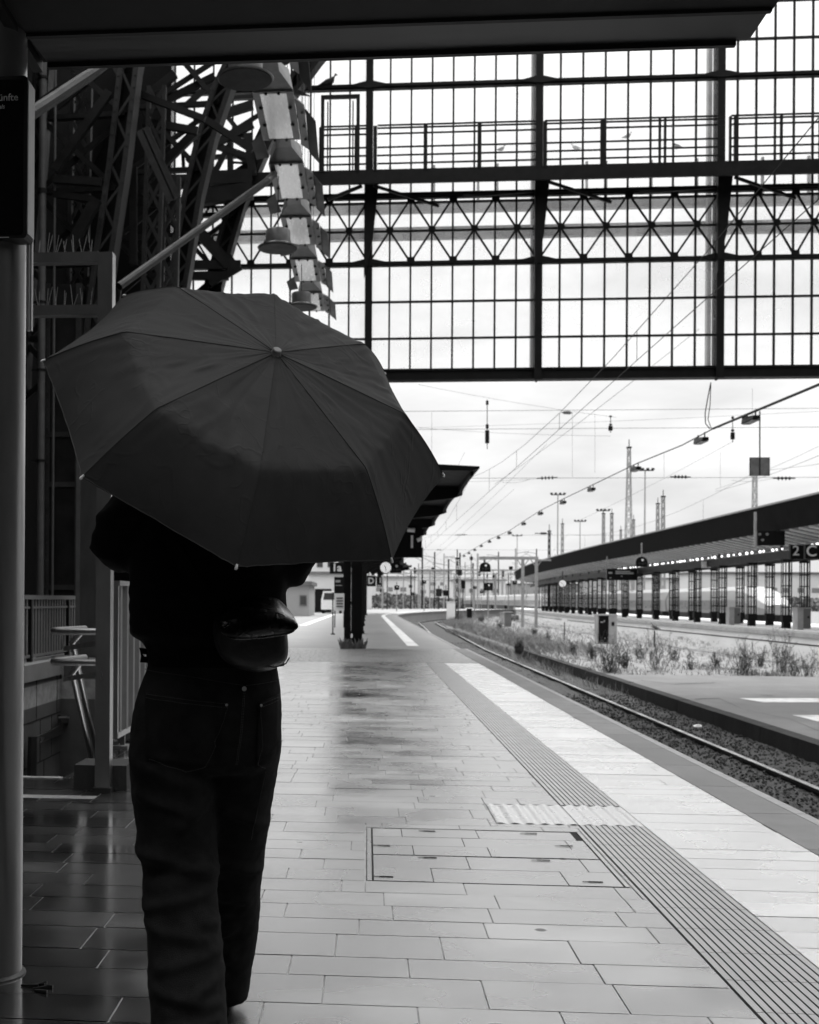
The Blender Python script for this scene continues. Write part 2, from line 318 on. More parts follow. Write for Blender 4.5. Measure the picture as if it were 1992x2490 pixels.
# ================================================================== ground and platforms
XE, XB = 2.46, 2.14                             # platform edge, inner side of the coping
ST = (-4.55, -2.02, 7.85, 17.5)                 # stairwell opening
GY = 28.0                                       # plane of the glass gable
b = MB()
for x0, x1, y0, y1 in ((-900, ST[0], -200, 2500), (ST[1], 1500, -200, 2500), (ST[0], ST[1], -200, ST[2]), (ST[0], ST[1], ST[3], 2500)):
    b.add([(x0, y0, -1.3), (x1, y0, -1.3), (x1, y1, -1.3), (x0, y1, -1.3)], [(0, 1, 2, 3)])
ground = struct(b.build('ground', M['gravel']))
b = MB()
for x0, x1, y0, y1 in ((-8, ST[0], -26, 23.2), (ST[0], ST[1], -26, ST[2]), (ST[0], ST[1], ST[3], 23.2), (ST[1], XE-.02, -26, 23.2)):
    b.box(x0, x1, y0, y1, -1.0 if x1 > 0 else -.3, -.005)
struct(b.build('platform', M['joint']))
# paving tiles: courses along x, random bond
COV = (.0, 1.115, 5.12, 6.32)                   # access cover in the paving
rows = []; y = -3.0
rr = random.Random(3)
while y < 23.1:
    h = rr.choice([.205, .21, .205, .215, .21, .27]); rows.append((y, min(y+h, 23.2))); y += h
def in_rect(x0, x1, y0, y1, r): return x0 < r[1]-1e-4 and x1 > r[0]+1e-4 and y0 < r[3]-1e-4 and y1 > r[2]+1e-4
def lay(mb, X0, X1, holes, z=0.0, g=.0026, L=(.36, .64), tones=(.86, 1.1), rws=None, seed=1):
    q = random.Random(seed)
    for (y0, y1) in (rws or rows):
        x = X0 - q.uniform(0, .5)
        while x < X1:
            l = q.uniform(*L); a, c = max(x, X0), min(x+l, X1); x += l
            if c-a < .03: continue
            segs = [(a, c, y0, y1)]
            for hh in holes:
                ns = []
                for (p, r, s, t) in segs:
                    if not in_rect(p, r, s, t, hh): ns.append((p, r, s, t)); continue
                    if p < hh[0]: ns.append((p, hh[0], s, t))
                    if r > hh[1]: ns.append((hh[1], r, s, t))
                    m0, m1 = max(p, hh[0]), min(r, hh[1])
                    if s < hh[2]: ns.append((m0, m1, s, hh[2]))
                    if t > hh[3]: ns.append((m0, m1, hh[3], t))
                segs = ns
            tn = q.uniform(*tones)
            for (p, r, s, t) in segs:
                if r-p < .02 or t-s < .02: continue
                dz = q.uniform(-.0008, .0008)
                mb.add([(p+g, s+g, z+dz), (r-g, s+g, z+dz), (r-g, t-g, z+dz), (p+g, t-g, z+dz)], [(0, 1, 2, 3)], tn)
FIELD = (.70, 1.14, 6.52, 7.14)
STRIPE = (-6, -1.62, 7.02, 7.14)
BUMPS = (-6, -2.55, 7.14, 7.62)
b = MB(); lay(b, -7.9, 1.135, [(ST[0], ST[1], ST[2]-.06, ST[3]), COV, FIELD, STRIPE, BUMPS])
struct(b.build('paving', M['tile']))
b = MB(); lay(b, 1.485, XB, [], L=(.9, 1.6), g=.0022, seed=2); struct(b.build('paving_pale', M['tile_pale']))
# stripes on the left
b = MB(); x = STRIPE[0]
while x < STRIPE[1]-.05:
    b.add([(x+.003, STRIPE[2]+.003, .001), (min(x+.45, STRIPE[1])-.003, STRIPE[2]+.003, .001), (min(x+.45, STRIPE[1])-.003, STRIPE[3]-.003, .001), (x+.003, STRIPE[3]-.003, .001)], [(0, 1, 2, 3)]); x += .45
struct(b.build('white_stripe', M['field']))
b = MB(); b.box(BUMPS[0], BUMPS[1], BUMPS[2]+.003, BUMPS[3]-.003, -.004, .0005)
x = -4.6
while x < BUMPS[1]-.03:
    yy = BUMPS[2]+.04
    while yy < BUMPS[3]-.03: b.box(x-.016, x+.016, yy-.016, yy+.016, .0, .006); yy += .06
    x += .06
struct(b.build('tactile_bumps', M['field']))
# ribbed guidance strip and the wavy field beside it
b = MB(); b.box(1.137, 1.483, -3, 23.2, -.006, -.004); struct(b.build('strip_base', M['groove']))
b = MB(); nr = 12; w = .343/nr
yy = -3.0; q = random.Random(9)
while yy < 23.1:
    y1 = min(yy+.30, 23.2)
    if yy < FIELD[3] and y1 > FIELD[2]:
        if yy < FIELD[2]-.02: y1 = FIELD[2]
        else: yy = FIELD[3]; continue
    for k in range(nr):
        x0 = 1.1385+k*w; b.box(x0+.0035, x0+w-.0035, yy+.002, y1-.002, -.004, .002)
    yy = y1
struct(b.build('guidance_strip', M['rib']))
b = MB(); nw = 9; fx0, fx1 = FIELD[0]+.006, 1.483
for s0, s1 in ((fx0, 1.135), (1.141, fx1)):
    n = 60; prof = []
    for i in range(n+1):
        x = s0+(s1-s0)*i/n; prof.append((x, -.002+.007*(.5+.5*math.sin((x-fx0)*2*math.pi/.078))))
    vs = []; fs = []
    for x, z in prof: vs += [(x, FIELD[2]+.006, z), (x, FIELD[3]-.006, z)]
    for i in range(n): fs.append((2*i, 2*i+2, 2*i+3, 2*i+1))
    b.add(vs, fs)
struct(b.build('attention_field', M['field'], smooth=True))
# access cover: two lids paved like the floor
cov = thing('access_cover', 'two-lid access cover paved like the floor, with dark lifting slots beside the ribbed strip', 'access cover', (COV[0], COV[2], 0))
MB().box(COV[0]+.004, COV[1]-.004, COV[2]+.004, COV[3]-.004, -.02, -.004).build('frame', M['groove'], cov)
mid = 5.66
for (a, c, sd_) in ((COV[2]+.012, mid-.008, 5), (mid+.008, COV[3]-.012, 6)):
    b = MB(); n = 3 if sd_ == 6 else 2; rws = [(a+(c-a)*i/n, a+(c-a)*(i+1)/n) for i in range(n)]
    lay(b, COV[0]+.035, COV[1]-.03, [], g=.002, rws=rws, seed=sd_); b.build('lid', M['tile'], cov)
b = MB()
for x, y in ((.09, 5.2), (.09, 5.86), (.98, 5.2), (.98, 5.95), (.33, 6.25), (.85, 6.25), (.3, 5.61), (.82, 5.61)):
    b = MB(); b.box(x-.03, x+.03, y-.006, y+.006, .002, .004); b.box(x-.055, x-.03, y-.0025, y+.0025, .002, .0035); b.build('lifting_slot', M['groove'], cov)
MB().box(COV[0]+.008, COV[0]+.028, COV[2]+.01, COV[3]-.01, -.004, .0015).build('edge_strip', M['tile'], cov); MB().box(COV[1]-.024, COV[1]-.008, COV[2]+.01, COV[3]-.01, -.004, .0015).build('edge_strip', M['tile'], cov)
# coping stones along the edge
b = MB(); e = MB(); y = -4.0; q = random.Random(4)
while y < 29.4:
    l = 1.0
    b.box(XB+.003, XE-.035, y+.004, y+l-.004, -.06, .001, q.uniform(.75, 1.2))
    e.box(XE-.035, XE+.03, y+.004, y+l-.004, -.09, .003, 1); y += l
struct(b.build('coping', M['coping'])); struct(e.build('coping_edge', M['edge_line']))
struct(MB().box(XE-.03, XE-.018, -4, 29.4, -1.0, -.09).build('platform_face', M['concrete_dark']))
# dark pavers, asphalt beyond the hall
b = MB(); b.box(-8, XB, 23.2, 29.6, -.4, -.006); struct(b.build('paver_bed', M['groove']))
b = MB(); rws = [(23.2+.2*i, 23.4+.2*i) for i in range(32)]
lay(b, -7.9, XB, [], L=(.18, .24), rws=rws, g=.004, seed=8, tones=(.75, 1.15), z=-.001); struct(b.build('dark_pavers', M['paver']))
def sheet(name, x0, x1, y0, y1, z, m, cf=curve1, n=60, z0=None):
    b = MB(); vs = []; fs = []
    for i in range(n+1):
        y = y0+(y1-y0)*i/n; c = cf(y)
        vs += [(x0+c, y, z), (x1+c, y, z)]
        if z0 is not None: vs += [(x0+c, y, z0), (x1+c, y, z0)]
    k = 4 if z0 is not None else 2
    for i in range(n):
        a = i*k; c = a+k; fs.append((a, a+1, c+1, c))
        if k == 4: fs += [(a, c, c+2, a+2), (a+1, a+3, c+3, c+1)]
    if k == 4: fs += [(0, 2, 3, 1)]
    b.add(vs, fs); return struct(b.build(name, m))
sheet('asphalt_platform', -9, 2.25, 29.6, 175, -.002, M['asphalt'], z0=-1.0)
sheet('edge_line', 1.06, 1.36, 31.5, 170, .004, M['paint'])
sheet('far_edge', 2.25, 2.33, 29.6, 175, .006, M['edge_line'], z0=-.12)
b = MB(); p0, p1 = G(726, 1521), G(809, 1493.5)
d = (p1-p0).normalized(); r = Vector((d.y, -d.x, 0))
b.add([p0+Vector((0, 0, .004)), p0+r*.35+Vector((0, 0, .004)), p1+r*.35+Vector((0, 0, .004)), p1+Vector((0, 0, .004))], [(0, 1, 2, 3)])
struct(b.build('side_line', M['paint']))
# yard in front of the far buildings
struct(MB().box(-120, -9.01, 28.6, 330, -1.0, -.012).build('forecourt', M['asphalt']))
# ballast bed, rails
vs = []; fs = []; b = MB()
xs = [2.44+.055*i for i in range(64)]; ys = []; y = 4.0
while y < 60: ys.append(y); y += .05 if y < 14 else (.12 if y < 26 else .5)
for yy in ys:
    for x in xs:
        n1 = noise.noise((x*17, yy*17, 0)); n2 = noise.noise((x*41, yy*41, 3)); n3 = noise.noise((x*1.3, yy*1.3, 5))
        vs.append((x, yy, -.90+.030*n1+.018*n2+.03*n3))
nx = len(xs)
for j in range(len(ys)-1):
    for i in range(nx-1): fs.append((j*nx+i, j*nx+i+1, (j+1)*nx+i+1, (j+1)*nx+i))
struct(b.add(vs, fs).build('trackbed', M['ballast']))
sheet('far_trackbed', 2.2, 6.4, 60, 200, -.93, M['ballast'])
sheet('near_trackbed', 2.2, 6.4, -26, 4.2, -.95, M['ballast'], n=4)
b = MB(); q = random.Random(15)
for k in range(15000):
    y = 5.2+q.random()**1.5*22; x = 2.5+q.random()*3.3
    r = q.uniform(.012, .030); p = Vector((x, y, -.90+.03*noise.noise((x*1.3, y*1.3, 5))+q.uniform(-.01, .03)))
    m3 = Matrix.Rotation(q.uniform(0, 6.28), 3, Vector((q.uniform(-1, 1), q.uniform(-1, 1), q.uniform(-1, 1))).normalized())
    vv = [p+m3 @ Vector((a*r*q.uniform(.7, 1.2), c*r*q.uniform(.6, 1.1), d*r*q.uniform(.5, .9))) for a, c, d in ((1, 0, 0), (-1, 0, 0), (0, 1, 0), (0, -1, 0), (0, 0, 1), (0, 0, -1))]
    b.add(vv, [(0, 2, 4), (2, 1, 4), (1, 3, 4), (3, 0, 4), (2, 0, 5), (1, 2, 5), (3, 1, 5), (0, 3, 5)], q.uniform(.4, 2.0))
tag(b.build('ballast_stones', M['stone'], None), 'loose dark ballast stones around the rails', 'ballast', kind='stuff')
ZR = -.83
def rail_mesh(x, name='rail', y0=-10, y1=200):
    # foot, web and head swept along the line
    prof = [(-.06, -.15), (.06, -.15), (.06, -.135), (.01, -.12), (.01, -.04), (.036, -.032), (.036, 0), (-.036, 0), (-.036, -.032), (-.01, -.04), (-.01, -.12), (-.06, -.135)]
    rings = []; y = y0
    while y <= y1:
        c = curve1(y); rings.append([(x+c+a, y, ZR+h) for a, h in prof]); y += 60 if y < 80 else 4
    body = MB().loft(rings).build(name, M['rust'])
    head = MB().loft([[(r[7][0], r[7][1], r[7][2]+.0015), (r[6][0], r[6][1], r[6][2]+.0015), (r[6][0], r[6][1], r[6][2]+.004), (r[7][0], r[7][1], r[7][2]+.004)] for r in rings]).build('rail_head', M['rail'], body)
    struct(body); return body
rail_mesh(3.42); rail_mesh(4.92)
b = MB()
y = 4.2
while y < 60: b.box(2.85, 5.5, y, y+.24, -.99, -.905); y += .62
struct(b.build('sleepers', M['concrete_dark']))
# low middle platform
ZM = -.65; XM = 5.86
q = random.Random(12); b = MB(); c2 = MB(); y = -8.0
while y < 46:
    l = 2.4
    b.box(XM+.0, XM+.24, y+.006, y+l-.006, -1.0, ZM-.002+q.uniform(-.004, .004)); y += l
struct(b.build('middle_kerb', M['concrete_dark']))
struct(MB().box(XM+.242, 13.2, -8, 31.0, -1.0, ZM-.006).build('middle_platform', M['concrete_mid']))
b = MB()
for (ax, ay), (bx, by) in (((1798, 1698), (2010, 1708)), ((1928, 1739), (2020, 1754))):
    p = [G(ax, ay, ZM), G(bx, ay, ZM), G(bx+40, by, ZM), G(ax+60, by, ZM)]; b.add([v+Vector((0, 0, .001)) for v in p], [(0, 1, 2, 3)])
struct(b.build('painted_patch', M['patch']))
b = MB()
for pts in ([(1690, 1700), (1750, 1698), (1800, 1722), (1850, 1734), (1920, 1748), (1992, 1778)], [(1560, 1655), (1640, 1664), (1740, 1660), (1850, 1690), (1880, 1692)], [(1530, 1646), (1575, 1662)]):
    pp = [G(a, c, ZM)+Vector((0, 0, .0015)) for a, c in pts]
    for i in range(len(pp)-1):
        w = .035; b.add([pp[i]+Vector((0, -w, 0)), pp[i+1]+Vector((0, -w, 0)), pp[i+1]+Vector((0, w, 0)), pp[i]+Vector((0, w, 0))], [(0, 1, 2, 3)])
struct(b.build('pavement_crack', M['groove']))
# rough gravel bank behind it
vs = []; fs = []; nx = 40; ny = 90
for j in range(ny+1):
    for i in range(nx+1):
        y = 31.02+(j/ny)**1.6*190; x = XM+.26+i/nx*10.8+curve1(y)*(1-i/nx)
        z = ZM-.05+.07*noise.noise((x*.7, y*.7, 2))+.04*noise.noise((x*2.1, y*2.1, 7)) - .55*max(0, (i/nx-.52)/.48)
        if i == 0 and y > 45: z = -1.0
        vs.append((x, y, z))
for j in range(ny):
    for i in range(nx): a = j*(nx+1)+i; fs.append((a, a+1, a+nx+2, a+nx+1))
struct(MB().add(vs, fs).build('weedy_bank', M['gravel']))
# platform two
PX2 = 17.1
sheet('second_platform', PX2, 25.0, 0, 230, 0, M['concrete_pale'], cf=curve2, z0=-1.45)
sheet('second_platform_edge', PX2-.08, PX2+.9, 0, 230, .012, M['concrete'], cf=curve2, z0=-.16)
sheet('second_platform_joint', PX2-.012, PX2-.004, 0, 230, -.42, M['groove'], cf=curve2, z0=-.47)
# stairwell
b = MB()
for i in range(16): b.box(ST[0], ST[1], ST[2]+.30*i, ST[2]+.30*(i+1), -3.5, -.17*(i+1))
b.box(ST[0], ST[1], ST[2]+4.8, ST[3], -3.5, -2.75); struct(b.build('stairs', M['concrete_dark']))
struct(MB().box(ST[0]-.02, ST[1]+.0, ST[2]-.06, ST[2]-.002, -.12, .006).build('stair_nosing', M['edge_line']))
struct(MB().box(ST[1]+.002, ST[1]+.12, ST[2], ST[3], -3.5, -.01).build('stair_side', M['clad']))

# ================================================================== train hall
def arch_z(x): return 9 + 13*math.sqrt(max(0, 1-((x-21)/28.5)**2))
hall = thing('train_hall', 'dark barrel-roofed train hall open to the tracks at its glazed end', 'train hall', (-7, GY, 0))
b = MB(); b.box(-7.6, -7.2, -26, GY+.9, -.3, 11.5); b.build('side_wall', M['wall'], hall)
b = MB(); b.box(49, 49.4, -26, GY, -1, 11); b.build('side_wall', M['wall'], hall)
b = MB(); b.box(-7.6, 49, -26.4, -26.0, -1, 22.5); b.build('end_wall', M['wall'], hall)
X0E = AY(465, 640, GY).x
b = MB(); b.box(-7.2, X0E-.55, GY+.3, GY+.9, -.3, 16); b.build('gable_pier', M['wall'], hall)
b = MB(); ang = [(-7.45+i*56.9/36) for i in range(37)]
SKYL = {1, 2, 4, 5, 6, 7, 9, 10, 11, 13, 14, 17, 18, 21, 22, 25, 26, 29, 30}
for i in range(36):
    xa, xb = ang[i], ang[i+1]; za, zb = arch_z(xa), arch_z(xb)
    spans = [(-26, GY+.6)] if i not in SKYL else [(y, y+1.4) for y in range(-26, 28, 6)]
    for ya, yb in spans:
        yb = min(yb, GY+.6)
        b.hexa([(xa, ya, za), (xb, ya, zb), (xb, yb, zb), (xa, yb, za), (xa, ya, za+.2), (xb, ya, zb+.2), (xb, yb, zb+.2), (xa, yb, za+.2)])
b.build('roof', M['roof'], hall)

# ------------------------------------------------------------------ glass gable
gab = thing('glass_gable', 'tall glazed hall end of slim iron bars with a walkway across it', 'glass gable', (AY(897, 900, GY).x, GY, 6))
zz = lambda y: AY(1306, y, GY).z
gx = lambda x, y=600: AY(x, y, GY).x
ZB0, ZB1 = zz(922), zz(898)
colx = [gx(897), gx(1307), gx(1746)]
while colx[-1] < 47: colx.append(colx[-1]+(4.15 if len(colx) > 3 else gx(2112)-gx(1746)))
XL = X0E-.5
b = MB(); b.box(XL, 48.8, GY-.10, GY+.25, ZB0, ZB1); b.box(XL, 48.8, GY-.16, GY+.16, ZB0-.02, ZB0+.03); b.box(XL, 48.8, GY-.14, GY+.2, ZB1-.03, ZB1+.02); b.build('bottom_beam', M['iron'], gab)
for i, cx in enumerate(colx):
    top = arch_z(cx)-.1
    b = MB()
    b.box(cx-.085, cx+.085, GY-.24, GY-.21, ZB0-.05, top); b.box(cx-.085, cx+.085, GY+.12, GY+.15, ZB0+.1, top); b.box(cx-.02, cx+.02, GY-.21, GY+.12, ZB0-.05, top)
    # bracket under the walkway
    zk = zz(448); b.prism([(cx-.11, GY-.26, zk), (cx+.22, GY-.26, zk), (cx+.09, GY-.26, zk-1.3), (cx-.11, GY-.26, zk-2.2)], (0, -.12, 0))
    for zt in (zz(206), zz(640)):
        b.prism([(cx-.5, GY-.27, zt), (cx, GY-.27, zt+.12), (cx+.5, GY-.27, zt), (cx, GY-.27, zt-.06)], (0, .02, 0))
    b.build('column', M['iron'], gab)
    MB().box(cx-.06, cx+.03, GY+.62, GY+.80, ZB1, top-.3).build('rear_column', M['lamp_metal'], gab)
# glazing bars
bars = MB(); mull = []
k = 1
while gx(897)-k*(gx(945)-gx(897)) > XL: mull.append(gx(897)-k*(gx(945)-gx(897))); k += 1
for i in range(len(colx)-1):
    for j in range(1, 8): mull.append(colx[i]+(colx[i+1]-colx[i])*j/8)
for x in mull: bars.box(x-.021, x+.021, GY-.05, GY+.01, ZB1, min(arch_z(x)-.05, 17))
for yv in (730, 820, 487, 113, 23, 300, -70, -160):
    z = zz(yv)
    if yv != 300: bars.box(XL, 48.6, GY-.06, GY+.012, z-.022, z+.022)
bars.build('glazing_bars', M['iron'], gab)
b = MB()
for (za, zb2) in ((ZB1, zz(640)), (zz(640), zz(475)), (zz(475), zz(206)), (zz(206), 16.5)):
    b.add([(XL, GY+.03, za), (48.6, GY+.03, za), (48.6, GY+.03, zb2), (XL, GY+.03, zb2)], [(0, 1, 2, 3)])
b.build('panes', M['pane'], gab)
for nm, yv, h in (('upper_beam', 206, .12), ('upper_chord', 474, .13), ('lower_chord', 640, .10)):
    z = zz(yv); b = MB(); b.box(XL, 48.6, GY-.2, GY-.06, z-h/2, z+h/2); b.box(XL, 48.6, GY-.26, GY-.2, z-.03, z+.03); b.build(nm, M['iron'], gab)
b = MB(); z1, z0 = zz(480), zz(637); allx = sorted(mull+colx)
start = allx.index(colx[0])
for s in range(start % 2, len(allx)-2, 2):
    xa, xb = allx[s], allx[s+2]
    if xb > 22: break
    b.bar((xa, GY-.16, z0), (xb, GY-.16, z1), .045, .03); b.bar((xa, GY-.12, z1), (xb, GY-.12, z0), .045, .03)
    xm = (xa+xb)/2; zm = (z0+z1)/2
    b.disc((xm, GY-.19, zm), .085, (0, 1, 0), .02, 12)
    for xx, zq in ((xa, z0+.05), (xa, z1-.05)): b.box(xx-.09, xx+.09, GY-.185, GY-.175, zq-.07, zq+.07)
b.bar((XL, GY-.14, zz(560)), (22, GY-.14, zz(560)), .05, .03)
b.build('lattice', M['iron'], gab)
# walkway in front of the glass
YW = GY-.9
wz = lambda y: AY(1306, y, YW).z
b = MB(); b.box(XL, 40, YW-.05, GY-.27, wz(410)-.03, wz(405)); b.box(XL, 40, YW-.1, YW-.05, wz(441), wz(406)); b.box(XL, 40, YW-.14, YW-.1, wz(441), wz(441)+.04); b.build('walkway', M['iron'], gab)
b = MB()
for i, cx in enumerate(colx[:6]):
    nx_ = colx[i+1]
    for xa, xb in ((cx+.1, cx+1.6), (cx+2.1, nx_-.15)):
        za, zb2 = (wz(442), wz(474)) if xa < cx+1 else (wz(474), wz(442))
        b.bar((xa, YW, za), (xb, GY-.3, zb2), .06, .06)
b.bar((gx(800), YW, wz(474)), (gx(880), YW, wz(442)), .07, .07)
b.build('walkway_brace', M['iron'], gab)
rail = MB().box(0, .001, 0, .001, 0, .001)
rb = MB(); rz = [wz(y) for y in (297, 304, 318, 351, 371, 391)]
segs = []
cx_ = [AY(x, 300, YW).x for x in (905, 1311, 1748)]
bounds = [(AY(780, 300, YW).x, cx_[0]-.12), (cx_[0]+.12, cx_[1]-.08), (cx_[1]+.12, cx_[2]+.1), (cx_[2]+.25, cx_[2]+4.0), (cx_[2]+4.2, cx_[2]+8.2)]
for xa, xb in bounds:
    for z in rz: rb.box(xa, xb, YW-.09, YW-.05, z-.016, z+.016)
rb.build('railing', M['iron'], gab)
for x, dbl in ((780, 0), (866, 0), (915, 1), (1037, 1), (1168, 1), (1327, 1), (1466, 1), (1604, 0), (1617, 0), (1775, 0), (1787, 0), (1899, 0), (2040, 0)):
    xw = AY(x, 350, YW).x; w = .065 if dbl else .035
    MB().box(xw-w, xw+w*.3, YW-.11, YW-.03, wz(410), wz(299)).build('railing_post', M['iron'], gab)
b = MB(); ga, gb, gt = AY(785, 300, YW).x, AY(871, 300, YW).x, AY(800, 240, YW).z
b.box(ga-.04, ga+.04, YW-.12, YW-.04, wz(410), gt+.04); b.box(gb-.04, gb+.04, YW-.12, YW-.04, wz(410), gt+.04); b.box(ga+.04, gb-.04, YW-.12, YW-.04, gt-.04, gt+.04)
b.box(ga+.1, ga+.13, YW-.1, YW-.05, wz(410), gt-.1); b.box(gb-.13, gb-.1, YW-.1, YW-.05, wz(410), gt-.1)
b.build('gate_frame', M['iron'], gab)
# veiled structure behind the panes
for y0, y1, nm in ((545, 516, 'rear_beam'), (477, 455, 'rear_beam')):
    MB().box(XL, 48, GY+.9, GY+1.1, zz(y0), zz(y1)).build(nm, M['lamp_metal'], gab)
b = MB(); b.box(XL, 48, GY+.9, GY+1.1, zz(905), zz(880)); b.build('rear_beam', M['iron'], gab)
for x in range(0, 18):
    xx = colx[0]+.5+x*.85+(x % 3)*.2
    MB().box(xx-.03, xx+.03, GY+.9, GY+.96, zz(455), zz(455)+.9).build('rear_post', M['iron_pale'], gab)

# ------------------------------------------------------------------ arch trusses on the left
Z1 = .5797
def P1(x, y, Y): return AY(x*Z1, y*Z1, Y)      # zoomed left corner, 1725 px wide = 1000
def chord(b, web, pts, w, dpt, up=(0, 1, 0)):
    for i in range(len(pts)-1):
        a, c = Vector(pts[i]), Vector(pts[i+1]); d = c-a
        for s in (-1, 1):
            b.bar(a+Vector((s*w*.40, 0, 0)), c+Vector((s*w*.40, 0, 0)), w*.20, dpt, up)
            b.bar(a+Vector((s*w*.27, -dpt*.40, 0)), c+Vector((s*w*.27, -dpt*.40, 0)), .025, dpt*.12, up)
        web.bar(a+Vector((0, dpt*.15, 0)), c+Vector((0, dpt*.15, 0)), w*.6, dpt*.3, up)
        n = max(1, int(d.length/.34))
        for k in range(n):
            p, r = a+d*(k/n), a+d*((k+1)/n); s = .30 if k % 2 else -.30
            b.bar(p+Vector((s*w, -dpt*.36, 0)), r+Vector((-s*w, -dpt*.36, 0)), .045, .02, up)
        n = max(1, int(d.length/.2))
        for k in range(n):
            p = a+d*((k+.5)/n)
            for s in (-.40, .40): b.box(p.x+s*w-.017, p.x+s*w+.017, p.y-dpt/2-.012, p.y-dpt/2, p.z-.017, p.z+.017)
def lattice_post(b, x, y, z0, z1, w, step, lean=0, bw=.05):
    n = int((z1-z0)/step)
    for s in (-1, 1): b.bar((x+s*w/2, y, z0), (x+s*w/2+lean, y, z1), .07, .14)
    for k in range(n):
        a0 = z0+k*step; a1 = a0+step; l0 = lean*k/n; l1 = lean*(k+1)/n
        b.bar((x-w/2+l0, y-.03, a0), (x+w/2+l1, y-.03, a1), bw, .02); b.bar((x+w/2+l0, y-.05, a0), (x-w/2+l1, y-.05, a1), bw, .02)
        for s in (-1, 1): b.box(x+s*w*.3+(l0+l1)/2-.02, x+s*w*.3+(l0+l1)/2+.02, y-.075, y-.06, (a0+a1)/2-.02, (a0+a1)/2+.02)
ribs = [
 (21.4, [(205, 1250), (222, 950), (240, 760), (259, 614), (290, 406), (316, 180), (338, 60), (372, -140)], .38, 'riveted iron arch foot nearest the platform, behind the spiked steel frame'),
 (24.4, [(372, 1300), (395, 1000), (415, 820), (437, 684), (470, 481), (504, 336), (545, 214), (600, 100), (690, -60)], .42, 'riveted iron arch rising behind the umbrella towards the hanging lamps'),
 (27.3, [(500, 1300), (508, 900), (520, 700), (545, 610), (575, 505), (625, 385), (690, 245), (760, 150), (850, 40), (960, -60)], .42, 'riveted iron arch at the hall end beside the glass gable')]
tr = []
for Y, pts, w, lab in ribs:
    foot = AY(pts[0][0], 1461, Y); foot.z = 0
    t = thing('arch_truss', lab, 'arch truss', foot, 'iron arches of the train hall'); tr.append(t)
    pp = [AY(x, y, Y) for x, y in pts]; pp[0].z = 0
    b = MB(); wb = MB(); chord(b, wb, pp, w, .42); b.build('inner_chord', M['iron_pale'] if Y < 25 else M['iron'], t); wb.build('chord_web', M['iron_black'], t)  # flanges pale, recessed web black: highlight and shade put into the colours
    # outer chord further left, upright then following the arch
    off = 1.35
    qq = [Vector((p.x-off-(max(0, p.z-5)*.05), Y+.1, p.z)) for p in pp]; b = MB()
    if Y < 23: qq = [q for q in qq if q.z > 4.2]; wb = MB(); chord(b, wb, qq, w*.8, .36); b.build('outer_chord', M['iron'], t); wb.build('chord_web', M['iron_black'], t)
    b = MB()
    zt = 0.6 if Y > 23 else 4.6; k = 0
    def at_z(ch, z):
        for i in range(len(ch)-1):
            if ch[i].z <= z <= ch[i+1].z or i == len(ch)-2:
                u = (z-ch[i].z)/(ch[i+1].z-ch[i].z+1e-6); return ch[i].lerp(ch[i+1], u)
    while zt < 15:
        zn = zt+1.35
        b.bar(at_z(pp, zt), at_z(qq, zn), .10, .06); b.bar(at_z(qq, zt)+Vector((0, .08, 0)), at_z(pp, zn)+Vector((0, .08, 0)), .10, .06)
        b.bar(at_z(pp, zn), at_z(qq, zn), .09, .12); zt = zn
    b.build('web_bracing', M['iron'], t)
t = tr[0]
b = MB()                                       # lattice uprights of the first arch foot
p = AY(188, 600, 21.8); lattice_post(b, p.x-.03, 21.8, 4.4, 12.2, .33, .63, .12, .065)
p = AY(352, 560, 22.6); lattice_post(b, p.x, 22.6, 2.0, 11.0, .3, .6, .22, .065)
p = AY(402, 620, 23.0); lattice_post(b, p.x, 23.0, 2.0, 9.4, .28, .58, .12, .065)
b.build('lattice_upright', M['iron_pale'], t)
b = MB()
for (x0, y0, x1, y1, Y, w) in ((228, 715, 460, 385, 14.0, .13), (225, 752, 425, 765, 14.0, .12), (225, 815, 385, 835, 14.1, .1), (285, 1060, 405, 835, 14.0, .16), (135, 470, 350, 320, 12.5, .16),
        (545, 380, 860, 500, 15.5, .1), (860, 500, 1060, 630, 17.5, .11), (600, 510, 830, 550, 17, .12), (560, 810, 830, 545, 17.5, .14), (550, 840, 760, 870, 18, .12), (620, 400, 735, 310, 19, .14), (700, 420, 900, 320, 20, .12),
        (760, 460, 910, 330, 22, .1), (590, 1060, 740, 870, 18, .13), (560, 700, 560, 1110, 16, .12), (640, 600, 690, 610, 20, .06), (765, 600, 770, 700, 20, .06)):
    Y = 20.9+(Y-14)*.62; MB().bar(P1(x0, y0, Y), P1(x1, y1, Y), w*1.15, w*.9).build('brace', M['iron'], t)
t = tr[2]
b = MB()
for (x0, y0, x1, y1, w) in ((840, 980, 965, 1115, .26), (805, 1112, 1010, 1112, .2), (805, 1158, 960, 1158, .18), (880, 1190, 1000, 1120, .16), (910, 600, 1060, 520, .18), (930, 480, 1060, 440, .2), (880, 750, 1060, 740, .3), (840, 830, 1060, 800, .35), (900, 610, 1050, 660, .14),
        (930, 560, 1050, 575, .08), (900, 600, 1060, 690, .1), (890, 745, 960, 610, .12), (965, 570, 965, 740, .12), (1040, 560, 1060, 740, .18), (870, 690, 890, 760, .2), (960, 650, 1050, 655, .05), (960, 680, 1050, 685, .05)):
    MB().bar(P1(x0, y0, 26.9), P1(x1, y1, 26.9), w, w*.6).build('brace', M['iron'], t)
MB().prism([P1(965, 1060, 26.8), P1(1015, 1130, 26.8), P1(945, 1172, 26.8)], (0, .06, 0)).build('gusset', M['iron'], t); MB().prism([P1(1205, 390, 26.8), P1(1300, 400, 26.8), P1(1240, 370, 26.8)], (0, .06, 0)).build('gusset', M['iron'], t)
pa, pc = AY(106, 1300, 21.1), AY(196, 1300, 21.1); ztp = AY(150, 690, 21.1).z
